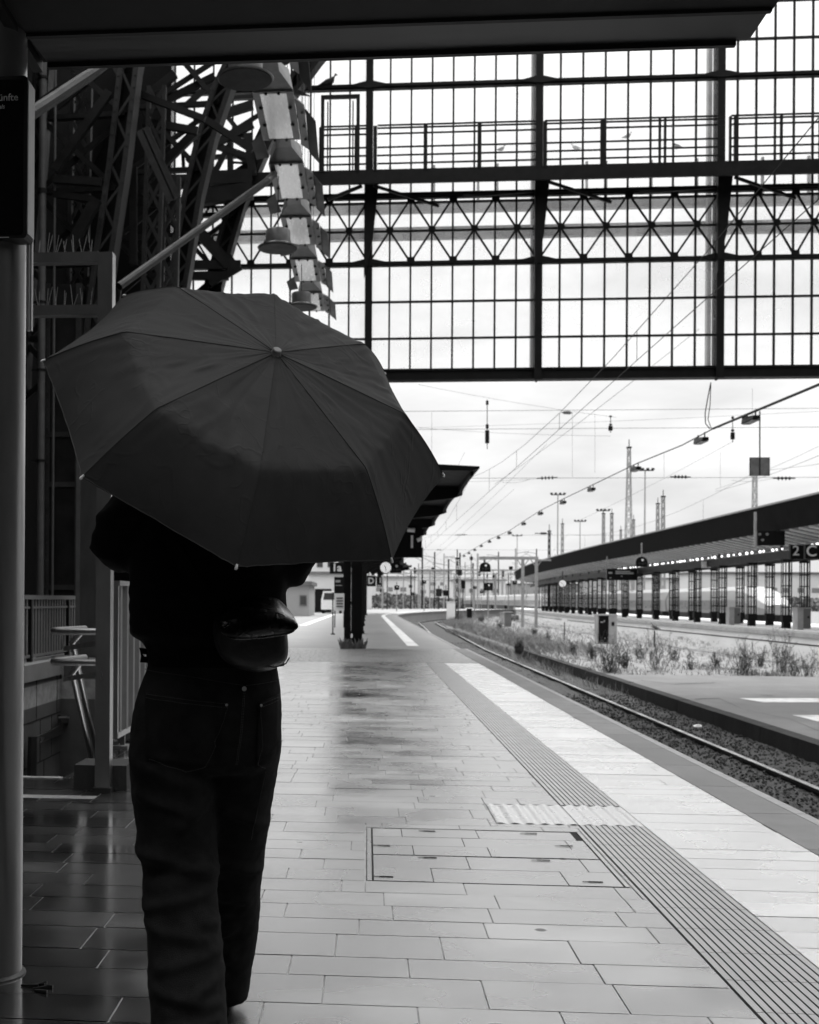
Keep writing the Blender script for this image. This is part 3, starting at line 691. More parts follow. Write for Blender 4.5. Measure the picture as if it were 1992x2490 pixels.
b = MB(); b.box(pa.x, pc.x, 21.1, 21.7, 0, ztp); b.box(pc.x+.02, pc.x+.3, 21.3, 21.7, 0, ztp); b.build('foot_plate', M['iron'], tr[0])
b = MB()
for xx in (pa.x+.05, pc.x-.05): b.box(xx-.05, xx+.05, 21.06, 21.098, 0, ztp)
for zz_ in (1.35, 3.2, 4.1): b.box(pa.x+.1, pc.x-.1, 21.07, 21.098, zz_, zz_+.09)
k = 0
while k*.16 < ztp-.2:
    for xx in (pa.x+.05, pc.x-.05): b.box(xx-.016, xx+.016, 21.045, 21.06, .1+k*.16, .132+k*.16)
    k += 1
b.build('riveted_flange', M['iron_pale'], tr[0])
st_ = thing('tie_pipe', 'long slanting round strut running up from behind the umbrella to the hanging lamps', 'strut', P1(500, 1195, 12.2))
MB().tube([AY(300, 765, 21.1), AY(288, 735, 14), P1(500, 1201, 12.1), P1(1120, 760, 15.8), AY(690, 395, 20.5), AY(690, 300, 27)], [.05, .045, .042, .05, .05, .05], 10).build('tube', M['strut'], st_)
st_ = thing('tie_pipe', 'short slanting round strut behind the dark display board', 'strut', P1(140, 470, 9))
MB().tube([P1(-330, 781, 7.6), P1(95, 500, 8.8), P1(360, 325, 9.6), P1(440, 272, 9.85), P1(445, -900, 10)], .05, 10).build('tube', M['strut'], st_)
tray = thing('cable_tray', 'perforated pale steel strip slanting between the iron arches', 'cable tray', P1(590, 545, 17))
b = MB(); a, c = P1(600, 545, 17), P1(732, 840, 17); d = (c-a); n = 34; r = Vector((d.z, 0, -d.x)).normalized()
for s in (-1, 1): b.bar(a+r*.09*s, c+r*.09*s, .025, .03)
for k in range(n):
    p = a+d*(k/n); b.bar(p-r*.09, p+r*.09, .035, .02)
b.bar(a, c, .02, .02); b.build('strip', M['iron_pale'], tray)
YD = 20.9
pipe = thing('downpipe', 'pale vertical rainwater pipe with clamps beside the dark display board', 'downpipe', (AY(103, 1300, YD).x, YD, 0))
x = AY(103, 500, YD).x; b = MB(); b.tube([(x, YD, 0), (x, YD, 13)], .068, 12); b.build('pipe', M['screen'], pipe, smooth=True)
b = MB()
for yv in (189, 462, 467, 735, 900, 1120): z = AY(103, yv, YD).z; b.lathe((x, YD, z), [(.085, -.02), (.085, .02)], 12); b.box(x-.17, x-.08, YD-.02, YD+.02, z-.02, z+.02)
b.build('clamp', M['iron'], pipe)
x2 = AY(133, 500, 20.95).x
pipe2 = thing('conduit', 'thin shiny conduit rising beside the rainwater pipe', 'conduit', (x2, 20.95, 0))
MB().tube([(x2, 20.95, 0), (x2, 20.95, 13.5)], .022, 8).build('tube', M['screen'], pipe2)
pier = thing('iron_pier', 'flat grey iron pier standing behind the fence and the steel post', 'pier', (AY(222, 1461, 18).x, 18, 0))
p0, p1 = AY(190, 1400, 18), AY(252, 1400, 18); zt = AY(220, 1150, 18).z
b = MB(); b.box(p0.x, p1.x, 18, 18.4, 0, zt); b.build('shaft', M['post'], pier)
b = MB(); b.box(p0.x-.03, p0.x+.03, 17.97, 18, 0, zt+.5); b.box(p0.x-.05, p1.x+.03, 17.96, 18.0, 0, .25); b.build('cover_strip', M['screen'], pier)

# ------------------------------------------------------------------ hanging lamp row and pendant lamps
def hang_module():
    t = thing('ceiling_luminaire', 'x', 'luminaire', (0, 0, 0), 'boxy luminaires hanging in a row')
    L, w0, w1 = 1.55, .25, .25
    b = MB(); b.hexa([(-w0, 0, .0), (w0, 0, .0), (w1, L, .0), (-w1, L, .0), (-w0*.8, 0, .26), (w0*.8, 0, .26), (w1*.8, L, .26), (-w1*.8, L, .26)])
    b.build('housing', M['lamp_metal'], t)
    MB().box(-.165, .165, .06, L-.05, -.012, -.003).build('diffuser', M['diffuser'], t)
    b = MB()
    for s in (-1, 1): b.box(s*.21-.045, s*.21+.045, .0, L, -.016, -.002)
    b.box(-.165, .165, -.01, .05, -.014, -.002); b.box(-.165, .165, L-.04, L, -.014, -.002)
    b.build('frame', M['lamp_metal'], t)
    b = MB()
    for s in (-1, 1):
        for y in (.45, 1.0): MB().lathe((s*.185, y, -.04), [(.022, 0), (.028, .02), (.02, .03)], 10).build('fastener', M['black'], t)
    for x in (-.09, .07):
        for y in (.03, L-.02): MB().lathe((x, y, -.035), [(.018, 0), (.018, .03)], 8).build('fastener', M['black'], t)
    b = MB(); b.loft([[(-.25, 0, .01), (.25, 0, .01), (.2, 0, .26), (-.2, 0, .26)], [(-.11, -.42, .06), (.11, -.42, .06), (.09, -.42, .2), (-.09, -.42, .2)], [(-.11, -.86, .06), (.11, -.86, .06), (.09, -.86, .2), (-.09, -.86, .2)]]); b.build('connector', M['lamp_metal'], t)
    b = MB(); b.prism([(.252, .30, .03), (.36, .55, .03), (.35, 2.05, .03), (.252, 1.85, .03)], (0, 0, .02))
    for y in (.75, 1.2, 1.65): b.lathe((.325, y, .005), [(.02, 0), (.02, .03)], 8)
    b.build('side_panel', M['lamp_metal'], t)
    MB().prism([(.365, .70, .05), (.49, 1.0, .0), (.475, 2.5, .0), (.345, 2.2, .05)], (0, 0, .015)).build('side_reflector', M['lamp_dark'], t)
    MB().prism([(-.27, 1.45, .05), (-.43, 1.7, .02), (-.42, 2.35, .02), (-.24, 2.35, .05)], (0, 0, .015)).build('side_reflector', M['lamp_dark'], t)
    b = MB()
    for y in (.15, 1.3): b.tube([(0, y, .26), (0, y, 9)], .006, 5)
    b.build('suspension', M['iron'], t)
    return t
lm = hang_module(); ZL, XLMP = 7.5, -1.2
llab = ['first and largest luminaire of the hanging row, rippled panel below the big round lamp', 'second luminaire of the hanging row, beside the slanting strut', 'third luminaire of the hanging row, a bright panel above the smaller round lamp', 'fourth luminaire of the hanging row, just right of the smaller round lamp', 'fifth luminaire of the hanging row, partly behind the umbrella top', 'smallest and farthest luminaire of the hanging row, above the umbrella edge']
for i, lab in enumerate(llab):
    loc = (XLMP, 14.75+2.43*i if i < 5 else 12.32, ZL)
    if i == 5: loc = (XLMP, 14.75-2.43, ZL); lab = 'luminaire of the hanging row above the big round lamp, cut off by the canopy'
    if i == 0: lm.location = loc; lm['label'] = lab
    else: dup(lm, loc, label=lab)
def pendant():
    t = thing('pendant_lamp', 'x', 'lamp', (0, 0, 0), 'round pendant lamps under the roof')
    MB().lathe((0, 0, 0), [(.14, .02), (.24, .015), (.30, .02), (.305, .035), (.22, .06), (.195, .075), (.19, .09)], 32).build('rim', M['lamp_metal'], t, smooth=True)
    MB().lathe((0, 0, 0), [(.185, .09), (.185, .27), (.17, .29)], 28).build('housing', M['lamp_metal'], t, smooth=True)
    MB().lathe((0, 0, 0), [(.05, .022), (.14, .016), (.15, .022)], 28).build('lens', M['black'], t)
    MB().lathe((0, 0, 0), [(.275, .010), (.285, .010), (.285, .016)], 32).build('seam', M['black'], t)
    MB().tube([(0, 0, .29), (0, 0, 9)], .007, 6).build('cord', M['iron'], t); return t
pl = pendant()
for i, (px, py, Y, lab) in enumerate(((597, 197, 12.7, 'large round pendant lamp at the edge of the dark canopy'), (676, 607, 17.7, 'round drum pendant lamp hanging left of the bright luminaire panels'), (733, 750, 22.4, 'small round pendant lamp half hidden by the umbrella top'))):
    loc = AY(px, py, Y)
    if i == 0: pl.location = loc; pl['label'] = lab
    else: dup(pl, loc, label=lab)

# ================================================================== left foreground
PB = G(-24, 2367); PB.z = 0
sh = thing('shelter', 'platform shelter with a thick grey round post and a dark flat canopy overhead', 'shelter', PB)
MB().lathe((PB.x, PB.y, 0), [(.1, -.02), (.1, 3.7)], 40).build('post', M['post'], sh, smooth=True)
MB().lathe((PB.x, PB.y, .0), [(.115, -.004), (.112, .004), (.1, .012)], 40).build('post_collar', M['iron'], sh)
ca = AY(61, 96, 3.75); cb = AY(1876, 15, 3.75); ZS = (ca.z+cb.z)/2
MB().box(ca.x, cb.x, 3.3, 3.745, ZS-.004, ZS+.14).build('canopy', M['soffit'], sh)
MB().box(ca.x, cb.x, 3.745, 3.965, ZS+.012, ZS+.13).build('canopy_front', M['soffit'], sh)
MB().box(ca.x-.035, ca.x-.002, 3.3, 3.97, ZS-.02, ZS+.16).build('canopy_edge', M['black'], sh)
b = MB(); b.add([(ca.x+.004, 3.747, ZS+.004), (cb.x-.004, 3.747, ZS+.004), (cb.x-.004, 3.945, ZS+.002), (ca.x+.02, 3.945, ZS+.002), (ca.x+.004, 3.747, ZS+.010), (cb.x-.004, 3.747, ZS+.010), (cb.x-.004, 3.945, ZS+.010), (ca.x+.02, 3.945, ZS+.010)], [(3, 2, 1, 0), (4, 5, 6, 7), (0, 1, 5, 4), (1, 2, 6, 5), (2, 3, 7, 6), (3, 0, 4, 7)]); b.build('canopy_band', M['band'], sh)
MB().box(ca.x+.02, cb.x-.045, 3.946, 3.966, ZS-.014, ZS+.011).build('canopy_lip', M['black'], sh)
MB().box(ca.x+.01, cb.x-.005, 3.725, 3.744, ZS-.014, ZS-.005).build('canopy_bead', M['iron_black'], sh)
x = AY(70, 700, 3.9).x; b = MB()
for xx in (AY(67, 700, 3.9).x, AY(74.5, 700, 3.9).x): b.box(xx-.003, xx+.003, 3.9, 3.92, AY(70, 803, 3.9).z, AY(70, 560, 3.9).z)
b.build('glazing_edge', M['galv'], sh)
da, dc = AY(76, 197, 3.66), AY(76, 588, 3.66)
db = thing('information_display', 'black flat arrivals display fixed to the round post', 'display', (PB.x, 3.66, da.z))
def rrect(x0, x1, z0, z1, y, r, n=6):
    out = []
    for cx, cz, a0 in ((x1-r, z1-r, 0), (x0+r, z1-r, 90), (x0+r, z0+r, 180), (x1-r, z0+r, 270)):
        for k in range(n+1): a = R_(a0+90*k/n); out.append((cx+r*math.cos(a), y, cz+r*math.sin(a)))
    return out
MB().prism(rrect(da.x-.42, da.x, dc.z, da.z, 3.62, .012), (0, .07, 0)).build('casing', M['black'], db)
MB().prism(rrect(da.x-.41, da.x-.012, dc.z+.012, da.z-.012, 3.617, .008), (0, .0025, 0)).build('screen', M['dim_glass'], db)
MB().box(da.x+.0005, da.x+.0035, 3.622, 3.69, dc.z+.015, da.z-.015).build('side_trim', M['galv'], db)
p = AY(44.5, 236, 3.615); text('Ankünfte', .031, M['letter_dim'], db, (p.x, 3.6155, p.z), align='RIGHT', ext=.0006)
p = AY(11, 259, 3.615); text('Arrivals', .019, M['letter_dim'], db, (p.x, 3.6155, p.z), align='RIGHT', shear=.25, ext=.0006)
MB().box(da.x-.12, da.x-.055, 3.614, 3.6165, AY(10, 577, 3.615).z-.001, AY(10, 577, 3.615).z+.001).build('printed_line', M['letter_dim'], db)
# black slivers in place of the dark gap at the foot of the post
db2 = thing('base_gap', 'dark gap in the paving shown by a black scrap lying on the floor at the foot of the round post', 'sliver', G(72, 2398))
b = MB(); q = random.Random(5)
for k in range(6):
    o = G(50+q.uniform(0, 45), 2405+q.uniform(-10, 8)); a = q.uniform(-.5, .5); l = q.uniform(.03, .06)
    b.hexa([(o.x, o.y, .001), (o.x+l, o.y+a*l, .001), (o.x+l, o.y+a*l+.012, .001), (o.x, o.y+.015, .001), (o.x, o.y, .006), (o.x+l, o.y+a*l, .012), (o.x+l, o.y+a*l+.012, .010), (o.x, o.y+.015, .004)])
b.build('sliver', M['black'], db2)

# steel frame with spikes and handrails at the stairs
PO = G(252, 1925); Yp = PO.y
fr = thing('steel_frame', 'tall square steel post with two spiked cross arms at the stair head', 'steel frame', (PO.x, Yp, 0))
ztop = AY(262, 617, Yp).z; hw = .046
MB().box(PO.x-hw, PO.x+hw, Yp-hw, Yp+hw, -.01, ztop).build('post', M['post'], fr)
MB().box(PO.x-hw-.012, PO.x+hw+.012, Yp-hw-.012, Yp+hw+.012, -.01, .03).build('foot_plate', M['iron'], fr)
xl = AY(62, 630, Yp).x
for y0, y1 in ((617, 641), (745, 769)):
    z0, z1 = AY(160, y1, Yp).z, AY(160, y0, Yp).z
    cb_ = MB().box(xl, PO.x-hw-.001, Yp-.04, Yp+.04, z0, z1).build('cross_arm', M['post'], fr)
    b = MB(); q = random.Random(y0); x = xl+.03
    while x < PO.x-.1:
        for s in (-1, 1):
            b.tube([(x, Yp+s*.01, z1), (x+q.uniform(-.02, .03), Yp+s*.02, z1+q.uniform(.08, .13))], .0018, 4)
        x += .055
    b.build('bird_spikes', M['galv'], cb_)
def uloop(z, label):
    a = AY(133, 1535, Yp)
    xL = a.x-.02; r = .022
    b = MB(); pts = [(PO.x-hw, Yp-.0, z), (xL+.04, Yp-.0, z), (xL+.012, Yp+.012, z), (xL, Yp+.05, z+.002), (xL+.005, Yp+.13, z+.004), (xL+.08, Yp+.55, z+.004)]
    return b.tube(pts, r, 12)
hr = thing('handrail', 'twin stainless handrails looping off the steel post down the stairs', 'handrail', (PO.x, Yp, .8))
for yv in (1536, 1611):
    z = AY(200, yv, Yp).z
    uloop(z, '').build('rail_loop', M['steel'], hr, smooth=True)
    a = AY(133, yv, Yp); xL = a.x-.02
    b = MB(); b.tube([(xL+.08, Yp+.55, z+.004), AY(176, yv+25, Yp+.62), AY(233, yv+285, Yp+2.4), AY(262, yv+420, Yp+3.6)], .02, 10); b.build('stair_rail', M['steel'], hr, smooth=True)
    z2 = z-.11; b = MB(); b.bar((PO.x-hw, Yp+.02, z2+.04), (xL+.06, Yp+.06, z2), .03, .008); b.tube([(xL+.06, Yp+.06, z2), (xL+.055, Yp+.03, z-.02)], .006, 6); b.build('bracket', M['steel'], hr)
pb = G(179, 1920); pc = G(312, 1920)
pln = thing('plinth', 'low square concrete block at the foot of the steel post', 'plinth', ((pb.x+pc.x)/2, pb.y+.1, 0))
MB().hexa([(pb.x, Yp+.05, 0), (pc.x, Yp+.05, 0), (pc.x, Yp+.37, 0), (pb.x, Yp+.37, 0), (pb.x+.004, Yp+.054, .155), (pc.x-.004, Yp+.054, .155), (pc.x-.004, Yp+.366, .155), (pb.x+.004, Yp+.366, .155)]).build('block', M['concrete_dark'], pln)
# corrugated screen on the right side of the stairs
fx = ST[1]+.06; y0, y1 = 9.25, 17.3; zb_, zt_ = .10, 1.33
sc_ = thing('corrugated_screen', 'pale corrugated metal screen along the right side of the stairwell', 'screen', (fx, y0, 0))
b = MB(); n = int((y1-y0)/.065); vs = []; fs = []
for i in range(n+1):
    yy = y0+.065*i; xx = fx+(.02 if (i//1) % 4 in (1, 2) else -.02)
    vs += [(xx, yy, zb_+.04), (xx, yy, zt_-.03)]
for i in range(n): fs.append((2*i, 2*i+2, 2*i+3, 2*i+1))
b.add(vs, fs).build('sheet', M['screen'], sc_)
b = MB(); b.box(fx-.02, fx+.03, y0-.02, y1, zt_-.03, zt_+.01); b.box(fx-.025, fx+.02, y0-.02, y1, zb_, zb_+.045); b.box(fx-.02, fx+.02, y0-.03, y0, zb_, zt_); b.build('frame', M['post'], sc_)
b = MB()
for yy in (y0+.25, y0+2.2, y0+4.2, y0+6.2): b.box(fx-.02, fx+.02, yy, yy+.03, -.01, zb_); b.box(fx-.12, fx+.06, yy-.09, yy+.09, -.005, .02); b.lathe((fx-.06, yy, .02), [(.03, 0), (.03, .03), (.01, .05)], 10)
b.build('foot', M['screen'], sc_)
# low wall and bar fence on the far side of the stairs
wx = ST[0]
lw = thing('stair_wall', 'stone clad stairwell wall with a plain concrete coping under the bar fence', 'wall', (wx, 7.85, 0))
b = MB(); b.box(wx-.35, wx-.002, 7.9, 20.6, -3.5, .07); b.build('cladding', M['clad'], lw)
b = MB()
for z in (-.5, -1.1, -1.7): b.box(wx-.002, wx+.004, 7.9, 20.6, z, z+.012)
for k in range(12): b.box(wx-.002, wx+.004, 8.2+k*1.1+(k % 2)*.5, 8.21+k*1.1+(k % 2)*.5, -1.1, -.5); b.box(wx-.002, wx+.004, 8.5+k*1.1, 8.51+k*1.1, -.5, .06); b.box(wx-.002, wx+.004, 8.9+k*1.1, 8.91+k*1.1, -1.7, -1.1)
b.build('joint_lines', M['groove'], lw)
b = MB(); b.box(wx-.42, wx+.05, 7.88, 20.7, .072, .30); b.build('coping', M['stair_coping'], lw)
MB().box(ST[0], ST[1]+.1, ST[3]+.002, ST[3]+.3, -3.5, .3).build('end_wall', M['clad'], lw)
bf = thing('bar_fence', 'dark vertical bar fence standing on the stairwell wall', 'fence', (wx-.15, 10, .3))
b = MB(); b.box(wx-.2, wx-.14, 8.0, 20.6, 1.18, 1.24); b.box(wx-.19, wx-.15, 8.0, 20.6, 1.05, 1.08); b.box(wx-.19, wx-.15, 8.0, 20.6, .36, .40); b.build('rails', M['fence'], bf)
b = MB(); yy = 8.0
while yy < 20.6: b.box(wx-.18, wx-.16, yy, yy+.065, .40, 1.18); yy += .15
b.build('bars', M['fence'], bf)
yy = 8.0
while yy < 20.6: MB().box(wx-.2, wx-.13, yy, yy+.07, .3, 1.18).build('post', M['iron'], bf); yy += 2.1
# handrail fixed to the stair wall
wh = thing('wall_handrail', 'flat steel handrail end with an angled tip on the stair wall', 'handrail', (wx, 12, 0))
def WX(px, py): return AX(px, py, wx+.08)
b = MB(); b.prism([WX(85, 1794), WX(150, 1761), WX(152, 1783), WX(97, 1806), WX(110, 1793)], (.02, 0, 0)); b.build('rail', M['steel'], wh)
b = MB(); b.prism([WX(68, 1792), WX(82, 1792), WX(80, 1905), WX(64, 1905)], (.05, 0, 0)); b.build('upright', M['iron'], wh)
wl = thing('wall_lamp', 'narrow dark lamp strip mounted on the stair wall', 'wall lamp', WX(175, 1745))
b = MB(); b.prism([WX(140, 1738), WX(215, 1738), WX(215, 1760), WX(140, 1758)], (.05, 0, 0)); b.build('casing', M['iron_pale'], wl)
b = MB(); b.prism([AX(142, 1742, wx+.135), AX(213, 1742, wx+.135), AX(213, 1748, wx+.135), AX(142, 1746, wx+.135)], (.004, 0, 0)); b.build('cover', M['lamp_metal'], wl)

# ================================================================== person with umbrella and bag
# local frame: x to the right, y away from the camera, z up
PR = AC(508, 1461, 3.08); PR.z = 0
def remeshed(name, mb, m, parent, vox=.012, smooth=2, fn=None):
    o = mb.build('tmp_form', m, None)
    md = o.modifiers.new('r', 'REMESH'); md.mode = 'VOXEL'; md.voxel_size = vox; md.use_smooth_shade = True
    sm = o.modifiers.new('s', 'SMOOTH'); sm.iterations = smooth; sm.factor = .5
    dg = bpy.context.evaluated_depsgraph_get(); me = bpy.data.meshes.new_from_object(o.evaluated_get(dg))
    bpy.data.objects.remove(o)
    if fn:
        me.calc_loop_triangles()
        nn = [v.normal.copy() for v in me.vertices]
        for v, n in zip(me.vertices, nn): v.co += n*fn(v.co, n)
    me.polygons.foreach_set('use_smooth', [True]*len(me.polygons)); me.name = name
    me.materials.clear(); me.materials.append(m)
    ob = bpy.data.objects.new(name, me); COL.objects.link(ob); ob.parent = parent; return ob
def ring(cx, cy, z, rx, ry, n=28, p=2.3, tilt=(0, 0)):
    out = []
    for k in range(n):
        a = 2*math.pi*k/n; c, s_ = math.cos(a), math.sin(a)
        x = rx*math.copysign(abs(c)**(2/p), c); y = ry*math.copysign(abs(s_)**(2/p), s_)
        out.append(Vector((cx+x, cy+y, z+tilt[0]*x+tilt[1]*y)))
    return out
per = thing('person', 'person seen from behind in a black jacket and dark baggy jeans, walking under the umbrella', 'person', (0, 0, 0))
# body: one continuous skin
hand_c = Vector((-.055, .185, 1.30))
def skinned(name, joints, edges, m, parent, sub=1):
    me = bpy.data.meshes.new(name); me.from_pydata([j[0] for j in joints], edges, []); me.update()
    o = bpy.data.objects.new('tmp_skin', me); COL.objects.link(o)
    md = o.modifiers.new('k', 'SKIN')
    for i, j in enumerate(joints):
        me.skin_vertices[0].data[i].radius = j[1] if isinstance(j[1], tuple) else (j[1], j[1])
    me.skin_vertices[0].data[0].use_root = True
    sb = o.modifiers.new('u', 'SUBSURF'); sb.levels = sub; sb.render_levels = sub
    dg = bpy.context.evaluated_depsgraph_get(); m2 = bpy.data.meshes.new_from_object(o.evaluated_get(dg)); bpy.data.objects.remove(o)
    m2.polygons.foreach_set('use_smooth', [True]*len(m2.polygons)); m2.materials.clear(); m2.materials.append(m); m2.name = name
    ob = bpy.data.objects.new(name, m2); COL.objects.link(ob); ob.parent = parent; return ob
J = [((0, 0, .98), (.13, .09)), ((0, .0, 1.15), (.12, .085)), ((0, 0, 1.34), (.14, .09)), ((-.012, .015, 1.47), .055), ((-.022, .03, 1.545), .05), ((-.028, .04, 1.62), (.062, .075)), ((-.03, .04, 1.70), (.070, .088)), ((-.03, .035, 1.76), (.05, .06)),
     ((-.17, .0, 1.40), .05), ((-.225, .02, 1.31), .036), ((-.12, .15, 1.315), .026), ((.17, .0, 1.40), .05), ((.215, .01, 1.29), .036), ((.06, .15, 1.295), .026),
     ((-.085, 0, .86), .07), ((-.075, .02, .50), .05), ((-.04, -.12, .10), .036), ((-.045, -.05, .045), .030), ((-.045, .03, .035), .024), ((.085, 0, .86), .07), ((.05, .22, .48), .05), ((.008, .46, .12), .036), ((.010, .56, .06), .030), ((.010, .67, .055), .024),
     ((-.085, .172, 1.318), (.03, .016)), ((.005, .178, 1.30), (.03, .016))]
E_ = [(0, 1), (1, 2), (2, 3), (3, 4), (4, 5), (5, 6), (6, 7), (2, 8), (8, 9), (9, 10), (2, 11), (11, 12), (12, 13), (0, 14), (14, 15), (15, 16), (16, 17), (17, 18), (0, 19), (19, 20), (20, 21), (21, 22), (22, 23), (10, 24), (13, 25)]
hb = Vector((-.05, .185, 1.31))                # the umbrella grip the fingers close on
for (wr, sx, dz) in ((24, -1, .018), (25, 1, -.018)):
    base = Vector(J[wr][0])
    for f in range(4):
        zf = base.z+.026-.017*f; ln = (.9, 1, .97, .82)[f]
        c = Vector((hb.x, hb.y, zf))
        seq = []
        for a in (200, 120, 40):
            aa = R_(a if sx < 0 else 180-a); seq.append(c+Vector((math.cos(aa)*.027*ln*(1), math.sin(aa)*.027+.0, 0)))
        i0 = len(J)
        for k, p in enumerate(seq): J.append((tuple(p), .0085-.0008*k))
        E_ += [(wr, i0), (i0, i0+1), (i0+1, i0+2)]
    i0 = len(J); J.append((tuple(base+Vector((-sx*.012, -.018, .022))), .010)); J.append((tuple(hb+Vector((-sx*-.005, -.024, base.z-hb.z+.03))), .0085)); E_ += [(wr, i0), (i0, i0+1)]
body = skinned('body', J, E_, M['skin'], per, 2)
# head details: nose, ears, eyes, mouth face away from the camera
b = MB(); b.loft([[Vector((-.03+dx, .115+dy, z)) for dx, dy in ((-.014*k, 0), (0, .022*k), (.014*k, 0))] for z, k in ((1.635, .9), (1.645, 1.2), (1.67, .7), (1.695, .4))]); b.build('nose', M['skin'], per, smooth=True, local=True)
for s in (-1, 1):
    b = MB(); b.tube([(-.03+s*.072, .03, 1.63), (-.03+s*.083, .02, 1.66), (-.03+s*.08, .03, 1.69)], [.008, .013, .008], 8); b.build('ear', M['skin'], per, smooth=True, local=True)
    b = MB(); b.tube([(-.03+s*.03-.011, .117, 1.69), (-.03+s*.03, .121, 1.691), (-.03+s*.03+.011, .117, 1.69)], [.003, .006, .003], 8); b.build('eye', M['black'], per, smooth=True, local=True)
MB().tube([(-.053, .112, 1.605), (-.03, .119, 1.604), (-.007, .112, 1.605)], [.002, .005, .002], 8).build('mouth', M['leather'], per, smooth=True, local=True)
b = MB()
b.loft([ring(-.03, .005, 1.575, .055, .045), ring(-.03, .01, 1.62, .078, .075), ring(-.03, .015, 1.68, .084, .094), ring(-.03, .02, 1.74, .080, .095), ring(-.03, .02, 1.785, .052, .06), ring(-.03, .02, 1.80, .015, .02)])
remeshed('hair', b, M['hair'], per, .008, 2, lambda c, n: .006*noise.noise(c*38))
# jacket
tor = MB()
tor.loft([ring(.02, 0, 1.035, .170, .125), ring(.02, 0, 1.05, .178, .13), ring(.012, 0, 1.085, .178, .133), ring(.002, -.005, 1.11, .20, .145), ring(-.002, -.008, 1.16, .205, .15), ring(-.002, -.008, 1.24, .203, .15), ring(.0, 0, 1.34, .205, .14), ring(.0, 0, 1.42, .200, .118), ring(-.005, .005, 1.47, .15, .095), ring(-.012, .012, 1.51, .085, .075), ring(-.018, .015, 1.545, .070, .065)])
def sleeve(mb, pts, rs):
    n = 20; rings = []
    for i, p in enumerate(pts):
        pass
    mb.tube(pts, rs, 18)
sleeve(tor, [(-.13, 0, 1.43), (-.195, -.005, 1.425), (-.235, .0, 1.38), (-.245, .01, 1.33), (-.235, .03, 1.325), (-.19, .08, 1.325), (-.125, .15, 1.32)], [.09, .076, .064, .064, .062, .052, .04])
sleeve(tor, [(.13, 0, 1.43), (.18, -.005, 1.41), (.215, .0, 1.36), (.226, .005, 1.30), (.215, .03, 1.285), (.15, .09, 1.285), (.065, .15, 1.295)], [.09, .076, .062, .055, .053, .048, .04])
def fold(c, n):
    return .007*noise.noise(Vector((c.x*9, c.y*9, c.z*22)))+.004*noise.noise(Vector((c.x*24, c.y*24, c.z*40+5)))
remeshed('jacket', tor, M['jacket'], per, .011, 3, fold)
b = MB(); b.loft([ring(.02, 0, 1.032, .166, .122, 36), ring(.02, 0, 1.03, .176, .131, 36), ring(.018, 0, 1.052, .178, .134, 36), ring(.017, 0, 1.075, .176, .133, 36), ring(.017, 0, 1.078, .166, .122, 36)])
b.tube([(-.135, -.03, 1.062), (-.172, -.035, 1.067), (-.168, -.035, 1.045), (-.14, -.03, 1.044)], .009, 8)
b.build('hem_band', M['jacket'], per, smooth=True, local=True)
b = MB(); b.loft([ring(-.02, .02, 1.50, .09, .082, 24), ring(-.02, -.0, 1.52, .098, .10, 24), ring(-.022, .0, 1.555, .085, .09, 24), ring(-.022, .01, 1.56, .068, .068, 24), ring(-.02, .02, 1.51, .07, .068, 24)]); b.build('collar', M['jacket'], per, smooth=True, local=True)
# jeans: pelvis and two legs in one garment
tr_ = MB()
tr_.loft([ring(.012, 0, 1.062, .160, .118), ring(.010, 0, 1.02, .168, .124), ring(.004, -.004, .97, .182, .132), ring(-.002, -.008, .91, .192, .14), ring(-.006, -.006, .85, .196, .14), ring(-.008, 0, .79, .19, .128), ring(-.01, .01, .755, .16, .10)])
Lg = [(-.090, .0, .93, .10, .12), (-.096, .0, .82, .108, .13), (-.092, .005, .72, .108, .125), (-.082, .01, .62, .104, .118), (-.076, .005, .545, .102, .112), (-.070, -.02, .47, .096, .108), (-.056, -.06, .37, .094, .106), (-.044, -.10, .25, .095, .107), (-.037, -.13, .13, .096, .110), (-.035, -.14, .045, .097, .113)]
Rg = [(.090, .0, .93, .10, .12), (.084, .03, .82, .106, .13), (.074, .085, .72, .104, .122), (.062, .15, .60, .100, .112), (.050, .21, .50, .097, .106), (.042, .28, .38, .097, .106), (.034, .345, .26, .097, .106), (.022, .40, .14, .095, .107), (.014, .43, .03, .086, .10)]
for lg in (Lg, Rg): tr_.loft([ring(a, c, z, rx, ry) for a, c, z, rx, ry in lg])
def segd(c, a, e):
    d = e-a; u = max(0, min(1, (c-a).dot(d)/d.length_squared)); return (c-a-d*u)
CRE = []
def cre(x0, z0, x1, z1, amp, w, y=-.12): CRE.append((Vector((x0, 0, z0)), Vector((x1, 0, z1)), amp, w, y))
cre(-.19, .565, .02, .515, .016, .018); cre(-.18, .50, -.05, .545, -.012, .02); cre(-.18, .79, .0, .72, .010, .02); cre(.0, .70, -.06, .63, .012, .016)
cre(-.15, .43, .02, .47, .010, .016); cre(-.14, .39, .0, .36, .009, .015); cre(-.1, .30, .04, .335, .010, .016); cre(-.12, .25, .05, .21, .009, .014); cre(-.1, .16, .06, .19, .008, .013)
cre(-.17, .71, -.03, .66, .008, .013); cre(.0, .86, -.12, .78, .006, .013); cre(.05, .66, .15, .60, .010, .016); cre(.03, .50, .13, .46, .010, .015); cre(.0, .40, .1, .37, .009, .014); cre(-.02, .24, .06, .29, .009, .014); cre(-.05, .17, .03, .13, .009, .014)
cre(.02, .97, .025, .80, -.007, .010)
